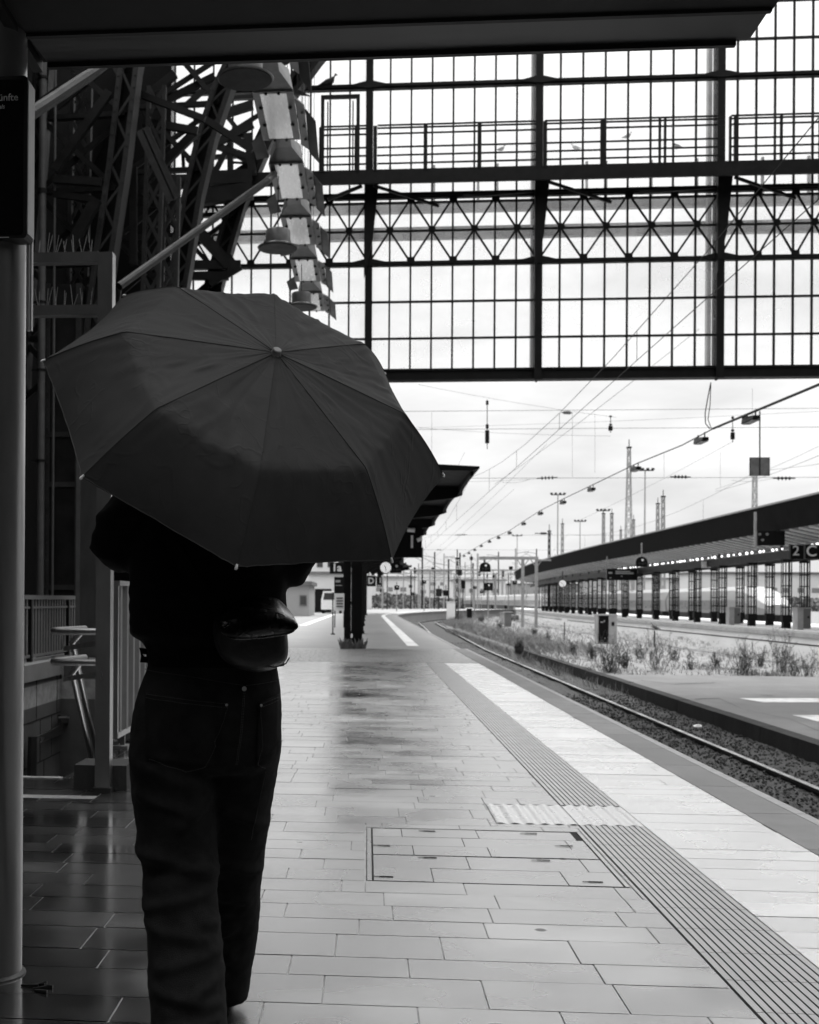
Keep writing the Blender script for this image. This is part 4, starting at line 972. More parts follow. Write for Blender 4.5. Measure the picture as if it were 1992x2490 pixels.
def denim_fold(c, n):
    back = max(0, -n.y)**.6
    h = .004*noise.noise(Vector((c.x*7, c.y*7, c.z*9)))+.0045*(.25+.75*back)*noise.noise(Vector((c.x*16+3, c.y*16, c.z*30)))+.0022*noise.noise(Vector((c.x*45, c.y*45, c.z*60)))
    k = max(0, min(1, (1.0-c.z)/.12)); h *= .25+.75*k
    q = Vector((c.x, 0, c.z))
    for a, e, amp, w, y in CRE:
        r = segd(q, a, e).length
        if r < 4*w: h += (.18+1.15*back)*amp*math.exp(-(r/w)**2)*(1 if c.y < .12+(.7-c.z)*.5 else .2)
    return h
jeans = remeshed('jeans', tr_, M['denim'], per, .0095, 2, denim_fold)
bvh = BVHTree.FromPolygons([v.co.copy() for v in jeans.data.vertices], [tuple(p.vertices) for p in jeans.data.polygons])
def onto(x, z, off=.002):
    h = bvh.ray_cast(Vector((x, -1, z)), Vector((0, 1, 0)))
    if h[0] is None:
        h = bvh.find_nearest(Vector((x, -.1, z)))
    return h[0]+h[1]*off
def L2(xd, yd): return ((xd-440)/817, 1.2+(1264-yd)/817)
def patch(name, quad, m, off, n=12):
    (a, b_, c, d) = [Vector(L2(*p)) for p in quad]; vs = []; fs = []
    for j in range(n+1):
        for i in range(n+1):
            u, v = i/n, j/n; p = (a*(1-u)+b_*u)*(1-v)+(d*(1-u)+c*u)*v; vs.append(onto(p.x, p.y, off))
    for j in range(n):
        for i in range(n): k = j*(n+1)+i; fs.append((k, k+1, k+n+2, k+n+1))
    o = MB().add(vs, fs).build(name, m, per, smooth=True, local=True)
    md = o.modifiers.new('t', 'SOLIDIFY'); md.thickness = .003; md.offset = 0; return o
def stitch(path, par=per, off=.0045, r=.0009, m='stitch', dash=True):
    b = MB(); pts = []
    for i in range(len(path)-1):
        a, c = Vector(L2(*path[i])), Vector(L2(*path[i+1])); n = max(2, int((c-a).length/.006))
        for k in range(n): p = a.lerp(c, k/n); pts.append(onto(p.x, p.y, off))
    pts.append(onto(*L2(*path[-1]), off))
    if dash:
        for i in range(0, len(pts)-1):
            a, c = pts[i], pts[i+1]; b.tube([a, a.lerp(c, .62)], r, 4)
    else: b.tube(pts, r, 5)
    return b.build('stitching', M[m], par, local=True)
pk1 = patch('back_pocket', [(318, 1456), (488, 1472), (443, 1606), (322, 1590)], M['denim'], .004)
pk2 = patch('back_pocket', [(545, 1474), (586, 1460), (583, 1560), (540, 1604)], M['denim'], .004, 8)
for off in (0, 7): stitch([(320, 1460+off), (486, 1476+off)], pk1, .0065)
stitch([(484, 1482), (470, 1530), (441, 1600), (400, 1612), (326, 1588)], pk1, .0065)
stitch([(548, 1478), (584, 1465)], pk2, .0065); stitch([(548, 1485), (584, 1472)], pk2, .0065); stitch([(548, 1482), (553, 1560), (543, 1598), (560, 1608)], pk2, .0065)
stitch([(312, 1412), (400, 1420), (520, 1440), (588, 1432)]); stitch([(515, 1448), (510, 1530), (500, 1600)]); stitch([(518, 1448), (513, 1530), (503, 1600)])
b = MB(); p = onto(*L2(516, 1446), .006); b.disc(p, .006, (0, 1, 0), .004, 10)
for x_, y_ in ((482, 1478), (549, 1480)): b.disc(onto(*L2(x_, y_), .007), .0035, (0, 1, 0), .003, 8)
b.build('rivet', M['galv'], per, local=True)
stitch([(560, 1620), (545, 1700), (530, 1780)], r=.0011, dash=False)
for (cx, cy, dz, pitch) in ((-.045, -.06, .0, 0), (.010, .615, .012, .10)):
    b = MB(); b.loft([ring(cx, cy, .0+dz, .045, .135, 24, 2.6, (0, pitch)), ring(cx, cy, .02+dz, .050, .142, 24, 2.6, (0, pitch)), ring(cx, cy, .028+dz, .047, .138, 24, 2.6, (0, pitch)), ring(cx, cy-.01, .055+dz, .044, .12, 24, 2.4, (0, pitch)), ring(cx, cy-.06, .10+dz, .038, .062, 24, 2.2)]); b.build('shoe', M['jacket'], per, smooth=True, local=True)
per.location = PR; per.rotation_euler = (0, 0, -YAW)

# bag on the hip
bag = thing('shoulder_bag', 'glossy black leather shoulder bag with a flap at the right hip', 'bag', (0, 0, 0))
def LL(xd, yd, y): x, z = L2(xd, yd); return Vector((x, y, z))
b = MB(); outl = [(452, 1310), (470, 1285), (520, 1275), (575, 1275), (600, 1300), (606, 1345), (607, 1375), (600, 1392), (575, 1406), (540, 1412), (500, 1402), (470, 1385), (455, 1350)]
rings = []
cx, cy = 530, 1345
for k, (s, y) in enumerate(((.55, -.262), (.82, -.252), (.96, -.232), (1.0, -.205), (.97, -.175), (.85, -.15), (.6, -.14))):
    rings.append([LL(cx+(x-cx)*s, cy+(yy-cy)*s, y+.04) for x, yy in outl])
b.loft(rings); bo = b.build('pouch', M['leather_dull'], bag, smooth=True, local=True)
md = bo.modifiers.new('u', 'SUBSURF'); md.levels = 2; md.render_levels = 2
b = MB(); n = 14; vs = []; fs = []
top = [(468, 1284), (500, 1266), (545, 1256), (582, 1259), (604, 1276)]; bot = [(472, 1340), (505, 1342), (550, 1339), (592, 1333), (618, 1324)]
def pl_(P, u):
    u *= len(P)-1; i = min(int(u), len(P)-2); return Vector(P[i]).lerp(Vector(P[i+1]), u-i)
for j in range(n+1):
    for i in range(n+1):
        u, v = i/n, j/n; kk = 1-.20*abs(2*u-1)**5*abs(2*v-1)**5; u2, v2 = .5+(u-.5)*kk, .5+(v-.5)*kk; p = pl_(top, u2).lerp(pl_(bot, u2), v2)
        p.x += 10*math.sin(v*math.pi*.5)*u*u; y = -.150-.085*math.sin(v*1.9)-.02*u*v+.008*math.sin(u*7+v*3)*v+.02*(u**3)
        vs.append(LL(p.x, p.y, y))
for j in range(n):
    for i in range(n): k = j*(n+1)+i; fs.append((k, k+1, k+n+2, k+n+1))
fo = b.add(vs, fs).build('flap', M['leather'], bag, smooth=True, local=True); md = fo.modifiers.new('t', 'SOLIDIFY'); md.thickness = .004
md = fo.modifiers.new('u', 'SUBSURF'); md.levels = 1; md.render_levels = 1
b = MB(); b.tube([Vector(vs[n*(n+1)+i])+Vector((0, -.002, 0)) for i in range(n+1)], .0022, 6); b.build('flap_piping', M['leather'], bag, smooth=True, local=True)
b = MB(); b.tube([LL(x, y, -.208) for x, y in ((535, 1388), (555, 1395), (580, 1397), (600, 1390), (607, 1378))], .0016, 6); b.build('pouch_piping', M['stitch'], bag, smooth=True, local=True)
b = MB(); pts = [LL(470, 1290, -.16), LL(420, 1230, -.16), LL(360, 1140, -.15), LL(320, 1080, -.12), LL(325, 1055, -.02), LL(335, 1060, .09)]
for i in range(len(pts)-1): b.bar(pts[i], pts[i+1], .03, .004)
b.build('strap', M['jacket'], bag, local=True)
bag.location = PR; bag.rotation_euler = (0, 0, -YAW)

# umbrella, fitted in camera axes
def CW(x, y, z): return CO + CR*x + CF*y + CU*z
X, Z, th, ph, ro, Rt, ht, Rk, hk = .0254, .5680, .7978, -2.011, 2.816, .5074, .2044, .3437, .0620
ap = CW(X, 2.75, Z)
axc = (math.sin(th)*math.cos(ph), math.cos(th), math.sin(th)*math.sin(ph))
AXU = (CR*axc[0]+CF*axc[1]+CU*axc[2]).normalized()
e1c = Vector(axc).cross(Vector((0, 0, 1))).normalized(); e2c = e1c.cross(Vector(axc))
cv = lambda v: CR*v[0]+CF*v[1]+CU*v[2]
e1, e2 = cv(e1c), cv(e2c)
grip = ap+AXU*.80
um = thing('umbrella', 'open dark eight-panel folding umbrella tilted towards the viewer, hiding the walking person', 'umbrella', ap)
def UP(a, R, h): return ap+AXU*h+(e1*math.cos(a)+e2*math.sin(a))*R
b = MB(); vs = []; fs = []; NR, NS = 26, 32
def prof(t):                                   # t 0..1 along a rib
    if t < .66:
        u = t/.66; return Rk*u, hk*(u**1.05)
    u = (t-.66)/.34; return Rk+(Rt-Rk)*(u+.03*math.sin(u*math.pi)), hk+(ht-hk)*u*(.92+.08*u)
ts = [.65*(i/17) for i in range(17)]+[.652, .672]+[.70+.30*i/7 for i in range(8)]
idx = {}
for k in range(8):
    a0 = ro+k*math.pi/4; a1 = a0+math.pi/4
    for j in range(NS+(1 if False else 0)):
        s = j/NS
        for i, t in enumerate(ts):
            r, h = prof(t); p = UP(a0, r, h).lerp(UP(a1, r, h), s); mid_ = math.sin(s*math.pi)
            cen = ap+AXU*h
            # hem arc pulled in between the ribs, cloth slightly slack
            p = p.lerp(cen, .022*mid_*max(0, (t-.66)/.34)**2)
            p += AXU*(.010*mid_*t)
            wv = 0
            c1 = (p-ap)
            wv += .0035*noise.noise(c1*9+Vector((k*3.1, 0, 0)))*mid_
            wv += .0022*noise.noise(Vector((c1.x*30+k, c1.y*30, c1.z*30)))*mid_
            edge = min(s, 1-s)
            wv += .0034*math.exp(-((s-.93)/.10)**2)*math.sin(t*88)*max(0, 1-t/.36)*(t > .04)*(k in (0, 1, 2))
            w_ = max(0, (t-.55)/.45)                 # tension folds fanning from the rib tips and knees
            wv += .0030*w_*math.exp(-edge*11)*math.sin(edge*62+k*1.7)*(edge > 0)
            kn = math.exp(-((t-.66)/.16)**2); wv += .0026*kn*math.exp(-edge*8)*math.sin(edge*48+t*26+k*2.3)*(edge > 0)
            wv += .0016*noise.noise(Vector((s*9+k*7.7, t*3.2, k)))*mid_
            cre_ = noise.noise(c1*15+Vector((9, k, 1))); wv += -.0035*math.exp(-(cre_/.07)**2)*mid_*(.25 < t < .75)
            p += AXU*wv
            idx[(k, j, i)] = len(vs); vs.append(p)
for k in range(8):
    for j in range(NS):
        for i in range(NR):
            k2, j2 = (k, j+1) if j+1 < NS else ((k+1) % 8, 0)
            a, c, d, e = idx[(k, j, i)], idx[(k2, j2, i)], idx[(k2, j2, i+1)], idx[(k, j, i+1)]
            fs.append((a, c, d, e))
can = b.add(vs, fs).build('canopy', M['canopy'], um, smooth=False)
me = can.data; me.polygons.foreach_set('use_smooth', [True]*len(me.polygons))
ribv = {idx[(k, 0, i)] for k in range(8) for i in range(NR+1)}
for e in me.edges:
    if e.vertices[0] in ribv and e.vertices[1] in ribv: e.use_edge_sharp = True
b = MB()
for k in range(8):                             # raised rib seams and the turned hem
    b.tube([vs[idx[(k, 0, i)]]-AXU*.0004 for i in range(0, NR+1)], .0010, 5)
b.build('seam', M['canopy'], um, smooth=True)
b = MB(); hemp = [vs[idx[(k, j, NR)]] for k in range(8) for j in range(NS)]; b.tube(hemp+[hemp[0]], .0014, 5, cap=False); b.build('hem', M['canopy'], um)
b = MB(); b.tube([ap-AXU*.010, ap-AXU*.008, ap-AXU*.003, ap+AXU*.004], [.0085, .0105, .0105, .014], 18); b.build('ferrule', M['screen'], um, smooth=True)
MB().tube([ap, ap+AXU*.70], .0055, 10).build('shaft', M['steel'], um, smooth=True)
MB().tube([ap+AXU*.67, ap+AXU*.685, ap+AXU*.74, ap+AXU*.79, ap+AXU*.80], [.010, .0145, .0155, .015, .010], 14).build('handle', M['black'], um, smooth=True)
MB().tube([ap+AXU*.26, ap+AXU*.30], .011, 10).build('runner', M['black'], um)
for k in range(8):
    a = ro+k*math.pi/4
    rbm = MB().tube([vs[idx[(k, 0, i)]]+AXU*.006 for i in range(0, NR, 2)]+[vs[idx[(k, 0, NR)]]+AXU*.002], .0017, 5).build('rib', M['steel'], um)
    MB().tube([ap+AXU*.28+(UP(a, .012, 0)-ap), vs[idx[(k, 0, 14)]]+AXU*.007], .0015, 5).build('stretcher', M['steel'], rbm)
    tp = vs[idx[(k, 0, NR)]]; dd = (tp-vs[idx[(k, 0, NR-1)]]).normalized(); MB().tube([tp-dd*.006, tp+dd*.004, tp+dd*.007], [.0022, .0036, .002], 8).build('tip', M['white'], rbm, smooth=True)

# ================================================================== canopy of platform one and its signs
c1 = thing('platform_canopy', 'dark canopy with scalloped edge over the left platform beyond the hall', 'platform canopy', (-.3, 29.5, 0))
b = MB(); n = 22; rings = []
for i in range(n+1):
    Y = 28.4+i*(112-28.4)/n; c = curve1(Y); rings.append([(-1.0+c, Y, 4.28), (2.45+c, Y, 4.26), (2.62+c, Y, 4.31), (2.62+c, Y, 4.36), (-.3+c, Y, 4.52), (-1.0+c, Y, 4.46)])
b.loft(rings).build('roof', M['iron_black'], c1)
b = MB()
for i in range(13):
    Y = 32.5+6.5*i; c = curve1(Y)
    b.prism([(2.55+c, Y, 4.25), (2.55+c, Y, 4.05), (2.25+c, Y, 3.95), (.4+c, Y, 3.75), (-.25+c, Y, 3.3), (-.55+c, Y, 3.9), (-.95+c, Y, 4.1), (-.95+c, Y, 4.25)], (0, .3, 0))
    for k in range(10):
        ya = Y-6.5+.65*k; yb = ya+.65; u0, u1 = k/10, (k+1)/10
        if ya < 28.4: continue
        s0, s1 = .13*(2*abs(u0-.5))**2.2, .13*(2*abs(u1-.5))**2.2
        b.hexa([(2.42+c, ya, 4.16-s0), (2.5+c, ya, 4.16-s0), (2.5+c, yb, 4.16-s1), (2.42+c, yb, 4.16-s1), (2.42+c, ya, 4.26), (2.5+c, ya, 4.26), (2.5+c, yb, 4.26), (2.42+c, yb, 4.26)])
b.build('bracket', M['iron_black'], c1)
for i in range(6):
    Y = 29.5+13*i; c = curve1(Y); x0, x1 = (AY(837, 1500, 29.5).x, AY(853, 1500, 29.5).x); x2, x3 = AY(858, 1500, 29.5).x, AY(881, 1500, 29.5).x
    b = MB(); b.box(x0+c, x1+c, Y, Y+.3, 0, 4.27); b.box(x2+c, x3+c, Y+.02, Y+.34, 0, 4.27); b.box(x0-.03+c, x3+.03+c, Y-.02, Y+.36, 0, .10)
    zk = .2
    while zk < 4: b.box(x1+c, x2+c, Y+.1, Y+.14, zk, zk+.06); zk += .9
    b.build('column', M['iron_black'], c1)
pw = thing('weed_tuft', 'small weeds sprouting at the foot of the black canopy column', 'weeds', AY(862, 1570, 29.2))
b = MB(); q = random.Random(2)
for k in range(150):
    o = G(830+q.uniform(0, 58)**1, 1577, 0)+Vector((0, q.uniform(-.25, .0), 0)); h = q.uniform(.05, .26); d = Vector((q.uniform(-.6, .6), q.uniform(-.4, .4), 1))*h
    w = Vector((.02, .01, 0)); b.add([o-w, o+w, o+d+w*.8, o+d*1.1], [(0, 1, 2, 3)])
b.build('leaves', M['weed'], pw)
def sign(name, label, x0, y0, x1, y1, Y, m, cat='sign', dpt=.12, hang=None, group=None):
    a, c = AY(x0, y0, Y), AY(x1, y1, Y); t = thing(name, label, cat, ((a.x+c.x)/2, Y, c.z), group)
    MB().box(a.x, c.x, Y, Y+dpt, c.z, a.z).build('panel', m, t)
    if hang is not None:
        for f in (.2, .8): xx = a.x+(c.x-a.x)*f; MB().bar((xx, Y+dpt/2, a.z), (xx, Y+dpt/2, hang), .04).build('hanger', M['iron_black'], t)
    return t
def ptext(t, body, px, py, hpx, Y, m, bold=.008):
    p = AY(px, py, Y); return text(body, hpx/.70/FPX*Y, m, t, (p.x, Y-.004, p.z), bold=bold*Y/40)
t = sign('track_sign', 'large black sign with a white 1 under the scalloped canopy edge', 950, 1277, 1026, 1356, 40, M['black'], hang=4.2); ptext(t, '1', 1002, 1319, 30, 40, M['lettering'])
b = MB(); p = AY(1000, 1288, 39.9); b.tube([(p.x-.12, 39.9, p.z), (p.x+.12, 39.9, p.z-.02)], .07, 10); p = AY(1022, 1312, 39.9); b.tube([(p.x-.1, 39.9, p.z-.03), (p.x+.06, 39.9, p.z+.05)], .06, 10); b.build('lamp', M['white'], t)  # two plain white tubes for the pale blobs on the sign, no light source
clk = thing('station_clock', 'round white clock under the left canopy', 'clock', AY(938, 1380, 60), 'station clocks')
cz = AY(938, 1380, 60); b = MB(); b.disc((cz.x, 60.1, cz.z), .31, (0, 1, 0), .16, 28); b.build('casing', M['black'], clk)
MB().disc((cz.x, 60.0, cz.z), .27, (0, 1, 0), .02, 28).build('dial', M['dial'], clk)
b = MB(); b.bar((cz.x, 59.98, cz.z), (cz.x+.02, 59.98, cz.z-.2), .035, .01); b.bar((cz.x, 59.98, cz.z), (cz.x-.07, 59.98, cz.z+.1), .04, .01)
for k in range(12): a = R_(30*k); b.bar((cz.x+.21*math.cos(a), 59.985, cz.z+.21*math.sin(a)), (cz.x+.25*math.cos(a), 59.985, cz.z+.25*math.sin(a)), .025, .008)
b.build('hands', M['black'], clk); MB().bar((cz.x, 60.1, cz.z+.3), (cz.x, 60.1, 4.2), .06).build('hanger', M['iron_black'], clk)
t = sign('section_sign', 'dark hanging sign with a white letter D left of the clock', 893, 1400, 914, 1426, 55, M['black'], hang=4.2); ptext(t, 'D', 902.5, 1413, 14, 55, M['lettering'])
t = sign('track_sign', 'small dark hanging sign with a white 1 below the clock', 916, 1402, 929, 1427, 62, M['black'], hang=4.2); ptext(t, '1', 925, 1412, 12, 62, M['lettering']); p = AY(922, 1424, 61.9); MB().box(p.x-.08, p.x+.08, 61.95, 61.99, p.z-.025, p.z+.025).build('white_bar', M['white'], t)
t = sign('track_sign', 'dark sign reading 1a left of the black canopy column', 802, 1368, 838, 1395, 48, M['black'], hang=4.3); ptext(t, '1a', 819, 1381, 18, 48, M['lettering'])
t = sign('platform_notice', 'dark notice board with small white symbols below the 1a sign', 813, 1403, 838, 1443, 46, M['iron_black']); p = AY(821, 1415, 45.99); b = MB(); b.box(p.x-.08, p.x+.1, 45.97, 45.995, p.z-.02, p.z+.07); b.box(p.x-.08, p.x+.16, 45.97, 45.995, p.z-.15, p.z-.12); b.build('symbol', M['letter_dim'], t)
a = AY(836, 1443, 46); MB().bar((a.x, 46.06, a.z), (a.x, 46.06, 4.3), .05).build('hanger', M['iron_black'], t)
t = thing('thin_pole', 'thin dark pole standing left of the black canopy column', 'pole', G(809.5, 1543)); p = G(809.5, 1543); q_ = AY(809.5, 1440, p.y); MB().tube([p, q_], .022, 8).build('shaft', M['iron'], t); MB().lathe(p, [(.08, 0), (.08, .03), (.03, .05)], 10).build('foot', M['iron'], t)
t = sign('timetable_board', 'pale timetable board seen between the pole and the black column', 813, 1443, 838, 1485, 52, M['build'], cat='board'); p = AY(825, 1456, 51.99); b = MB()
for k in range(4): b.box(p.x-.12, p.x+.16, 51.97, 51.995, p.z-.12*k, p.z-.12*k+.05)
b.build('print', M['window'], t); p0, p1 = AY(813, 1485, 52), AY(838, 1485, 52); b = MB(); b.box(p0.x, p0.x+.05, 52.02, 52.1, 0, p0.z); b.box(p1.x-.05, p1.x, 52.02, 52.1, 0, p0.z); b.build('leg', M['iron'], t)

# buildings on the far left
def building(label, x0, x1, ytop, ybase, Y, m, wins=(), door=None, dpt=9, roofm=None):
    a, c = AY(x0, ytop, Y), AY(x1, ytop, Y); t = thing('station_building', label, 'building', ((a.x+c.x)/2, Y, 0))
    MB().box(a.x, c.x, Y, Y+dpt, -1, a.z).build('wall', m, t)
    MB().box(a.x-.2, c.x+.2, Y-.25, Y+dpt+.2, a.z+.003, a.z+.28).build('roof', roofm or M['concrete_mid'], t)
    for (wx0, wy0, wx1, wy1) in wins:
        p, r = AY(wx0, wy0, Y), AY(wx1, wy1, Y); f = MB().box(p.x-.06, r.x+.06, Y-.06, Y-.005, r.z-.08, p.z+.08).build('window', M['concrete_mid'], t)
        MB().box(p.x, r.x, Y-.075, Y-.062, r.z, p.z).build('pane', M['window'], f)
    if door:
        p, r = AY(door[0], door[1], Y), AY(door[2], door[3], Y); MB().box(p.x, r.x, Y-.05, Y-.004, max(0, r.z), p.z).build('doorway', M['black'], t)
    return t
building('pale low building with a dark open gateway behind the 1a sign', 752, 862, 1397, 1489, 112, M['build'], door=(766, 1432, 806, 1489))
building('tall pale building behind the gateway building', 690, 905, 1330, 1480, 150, M['build'], wins=[(772+26*k, 1352, 784+26*k, 1378) for k in range(5)])
building('light grey shed nearest the person at far left', 560, 752, 1422, 1498, 86, M['build_mid'], wins=[(731, 1450, 744, 1470)])
t = thing('parked_van', 'small pale van parked beside the gateway building', 'van', G(808, 1491))
p = G(806, 1492); b = MB(); b.prism([(p.x-.9, p.y, .35), (p.x+.9, p.y, .35), (p.x+.9, p.y, 1.2), (p.x+.72, p.y, 1.95), (p.x-.72, p.y, 1.95), (p.x-.9, p.y, 1.2)], (0, 4.2, 0)); b.build('body', M['white'], t)
MB().prism([(p.x-.72, p.y-.02, 1.2), (p.x+.72, p.y-.02, 1.2), (p.x+.62, p.y-.02, 1.8), (p.x-.62, p.y-.02, 1.8)], (0, .015, 0)).build('rear_window', M['window'], t)
for s in (-.75, .75):
    for yy in (.8, 3.3): MB().disc((p.x+s, p.y+yy, .35), .34, (1, 0, 0), .2, 16).build('wheel', M['black'], t)

# ================================================================== platform two: canopy, columns, signs
c2_ = thing('platform_canopy', 'long canopy with deep dark fascia over the far right platform', 'platform canopy', (19.4, 50, 0))
b = MB(); f2 = MB(); n = 30; rings = []; fr_ = []; ys2 = [30+i*(178-30)/n for i in range(n+1)]
for Y in ys2:
    c = curve2(Y)
    rings.append([(17.0+c, Y, 5.33), (17.0+c, Y, 5.22), (17.35+c, Y, 4.26), (19.2+c, Y, 3.86), (21.2+c, Y, 3.86), (23.4+c, Y, 4.26), (23.6+c, Y, 5.3), (20.3+c, Y, 4.6)])
b.loft(rings).build('roof', M['concrete_mid'], c2_)
b = MB(); rr_ = []
for Y in ys2:
    c = curve2(Y); rr_.append([(16.99+c, Y, 5.30), (17.34+c, Y, 4.24), (17.30+c, Y, 4.23), (16.93+c, Y, 5.30)])
b.loft(rr_).build('fascia', M['matt_black'], c2_)
b = MB(); rr_ = []
for Y in ys2: c = curve2(Y); rr_.append([(16.9+c, Y, 5.30), (17.1+c, Y, 5.30), (17.1+c, Y, 5.38), (16.9+c, Y, 5.38)])
b.loft(rr_).build('roof_edge', M['galv'], c2_)
Y = 40
while Y < 176:
    b = MB(); c = curve2(Y); b.hexa([(17.4+c, Y, 4.19), (19.2+c, Y, 3.78), (19.2+c, Y+.12, 3.78), (17.4+c, Y+.12, 4.19), (17.4+c, Y, 4.25), (19.2+c, Y, 3.86), (19.2+c, Y+.12, 3.86), (17.4+c, Y+.12, 4.25)]); b.build('soffit_rib', M['concrete_pale'], c2_); Y += 1.1 if Y < 90 else 1.9
for x in (19.4, 21.0):
    b = MB(); rr_ = []
    for Y in ys2: c = curve2(Y); rr_.append([(x-.06+c, Y, 3.2), (x+.06+c, Y, 3.2), (x+.06+c, Y, 3.62), (x-.06+c, Y, 3.62)])
    b.loft(rr_).build('beam', M['iron'], c2_)
q = random.Random(44); Y = 44.0
while Y < 96:
    c = curve2(Y); r = q.uniform(.035, .075); MB().lathe((19.31+c, Y, 3.70), [(r*.5, -r), (r, -r*.5), (r, r*.5), (r*.5, r)], 8).build('sky_gap_bead', M['gap_glow'], c2_); Y += q.uniform(.5, 1.5)  # glowing beads added to stand for sky gaps above the beam
b = MB(); Y = 33
while Y < 170: c = curve2(Y); b.bar((19.4+c, Y, 3.6), (19.4+c, Y, 3.9), .1); b.bar((21+c, Y, 3.6), (21+c, Y, 3.9), .1); Y += 5
b.build('packing', M['iron'], c2_)
def lattice_column():
    t = thing('canopy_column', 'x', 'column', (0, 0, 0), 'lattice columns of the right platform canopy')
    b = MB()
    for x in (-.19, -.065, .065, .19): b.box(x-.019, x+.019, -.03, .03, .55, 3.21)
    for x in (-.19, .19): b.box(x-.015, x+.015, .22, .25, .55, 3.21)
    b.build('bar', M['iron_black'], t)
    b = MB()
    for z in (.95, 1.45, 1.95, 2.5): b.box(-.2, .2, -.035, .285, z, z+.05)
    b.box(-.21, .21, -.05, .30, 3.1, 3.2); b.build('batten', M['iron_black'], t)
    b = MB(); b.box(-.22, .22, -.06, .31, .28, .62); b.box(-.16, .16, -.04, .29, -.02, .28); b.build('base', M['iron_black'], t); return t
lc = lattice_column()
for row, (x, y0, cnt) in enumerate(((19.4, 52.2, 20), (21.0, 54.4, 20))):
    for k in range(cnt):
        Y = y0+5*k; loc = (x+curve2(Y), Y, 0); lab = 'dark lattice canopy column on the right platform, %s row, %s in its row' % (('front', 'back')[row], ORDS[k]+(' from the right' if k else ' one to us'))
        if row == 0 and k == 0: lc.location = loc; lc['label'] = lab
        else: dup(lc, loc, label=lab)
def on2(px, py, x): return AX(px, py, x)
def box2(name, label, x0, y0, x1, y1, X_, m, cat, dpt=.2, grp=None):
    Y = AX((x0+x1)/2, (y0+y1)/2, X_).y; return sign(name, label, x0, y0, x1, y1, Y, m, cat=cat, dpt=dpt, group=grp), Y
t, Y = box2('track_sign', 'black hanging sign with a white 2 on the right canopy', 1923, 1325, 1958, 1360, 18.6, M['black'], 'sign'); ptext(t, '2', 1936, 1340, 23, Y, M['lettering'], .004)
t, Y = box2('section_sign', 'black hanging sign with a white letter C at the right frame edge', 1959, 1324, 2004, 1359, 18.6, M['black'], 'sign'); ptext(t, 'C', 1974, 1341, 25, Y, M['lettering'], .004)
t, Y = box2('destination_display', 'black destination display with pale text rows under the right canopy', 1476, 1383, 1550, 1411, 18.2, M['black'], 'display', .3)
b = MB()
for (xa, xb, ya, yb) in ((1480, 1489, 1391, 1395), (1497, 1533, 1388, 1391), (1497, 1541, 1392, 1396), (1483, 1487, 1404, 1406), (1510, 1514, 1400, 1402)):
    p, r = AY(xa, ya, Y-.01), AY(xb, yb, Y-.01); b.box(p.x, r.x, Y-.012, Y-.004, r.z, p.z)
b.build('display_rows', M['letter_dim'], t)
p = AY(1476, 1383, Y); MB().bar((p.x+.03, Y+.1, AY(1476, 1411, Y).z), (p.x+.03, Y+.1, AY(1476, 1370, Y).z+.5), .09).build('hanger', M['galv'], t)
t, Y = box2('white_notice', 'blank white notice on the beam of the right canopy', 1706, 1365, 1728, 1381, 19.3, M['white'], 'notice', .03)
p, r = AY(1705, 1364, Y), AY(1729, 1382, Y); MB().box(p.x, r.x, Y+.032, Y+.05, r.z, p.z).build('backing', M['iron'], t)
ck = thing('station_clock', 'pale round clock under the far part of the right canopy', 'clock', AX(1368, 1419, 18.6), 'station clocks'); p = AX(1368, 1419, 18.6); rr0 = 8.5/FPX*p.y
MB().disc((p.x, p.y, p.z), rr0, (0, 1, 0), .2, 24).build('casing', M['galv'], ck); MB().disc((p.x, p.y-.11, p.z), rr0*.9, (0, 1, 0), .03, 24).build('dial', M['dial'], ck)
b = MB(); b.bar((p.x, p.y-.13, p.z), (p.x+.1, p.y-.13, p.z-.3), .05, .02); b.bar((p.x, p.y-.13, p.z), (p.x-.2, p.y-.13, p.z+.1), .06, .02); b.build('hands', M['black'], ck); MB().bar(p+Vector((0, 0, rr0)), p+Vector((0, 0, rr0+.9)), .08).build('hanger', M['iron'], ck)
def cab2(x0, y0, x1, y1, X_, lab):
    Y = AX(x0, y1, X_).y; a, c = AY(x0, y0, Y), AY(x1, y1, Y); t = thing('switch_cabinet', lab, 'cabinet', ((a.x+c.x)/2, Y, 0), 'grey cabinets on the right platform'); w = c.x-a.x
    b = MB(); b.box(a.x, a.x+w*.45, Y, Y+.6, 0, a.z); b.box(a.x-.02, c.x+.02, Y-.02, Y+.62, a.z+.002, a.z+.05); b.build('casing', M['concrete'], t); MB().box(a.x+w*.45+.01, c.x, Y-.0, Y+.6, .05, a.z).build('door', M['concrete_mid'], t)
    MB().box(a.x+w*.75, a.x+w*.86, Y-.02, Y-.002, a.z*.55, a.z*.65).build('handle', M['black'], t)
cab2(1774, 1478, 1801, 1521, 19.0, 'grey cabinet on the right platform, left one between the columns'); cab2(1940, 1480, 1972, 1530, 18.9, 'grey cabinet on the right platform, at the right frame edge')
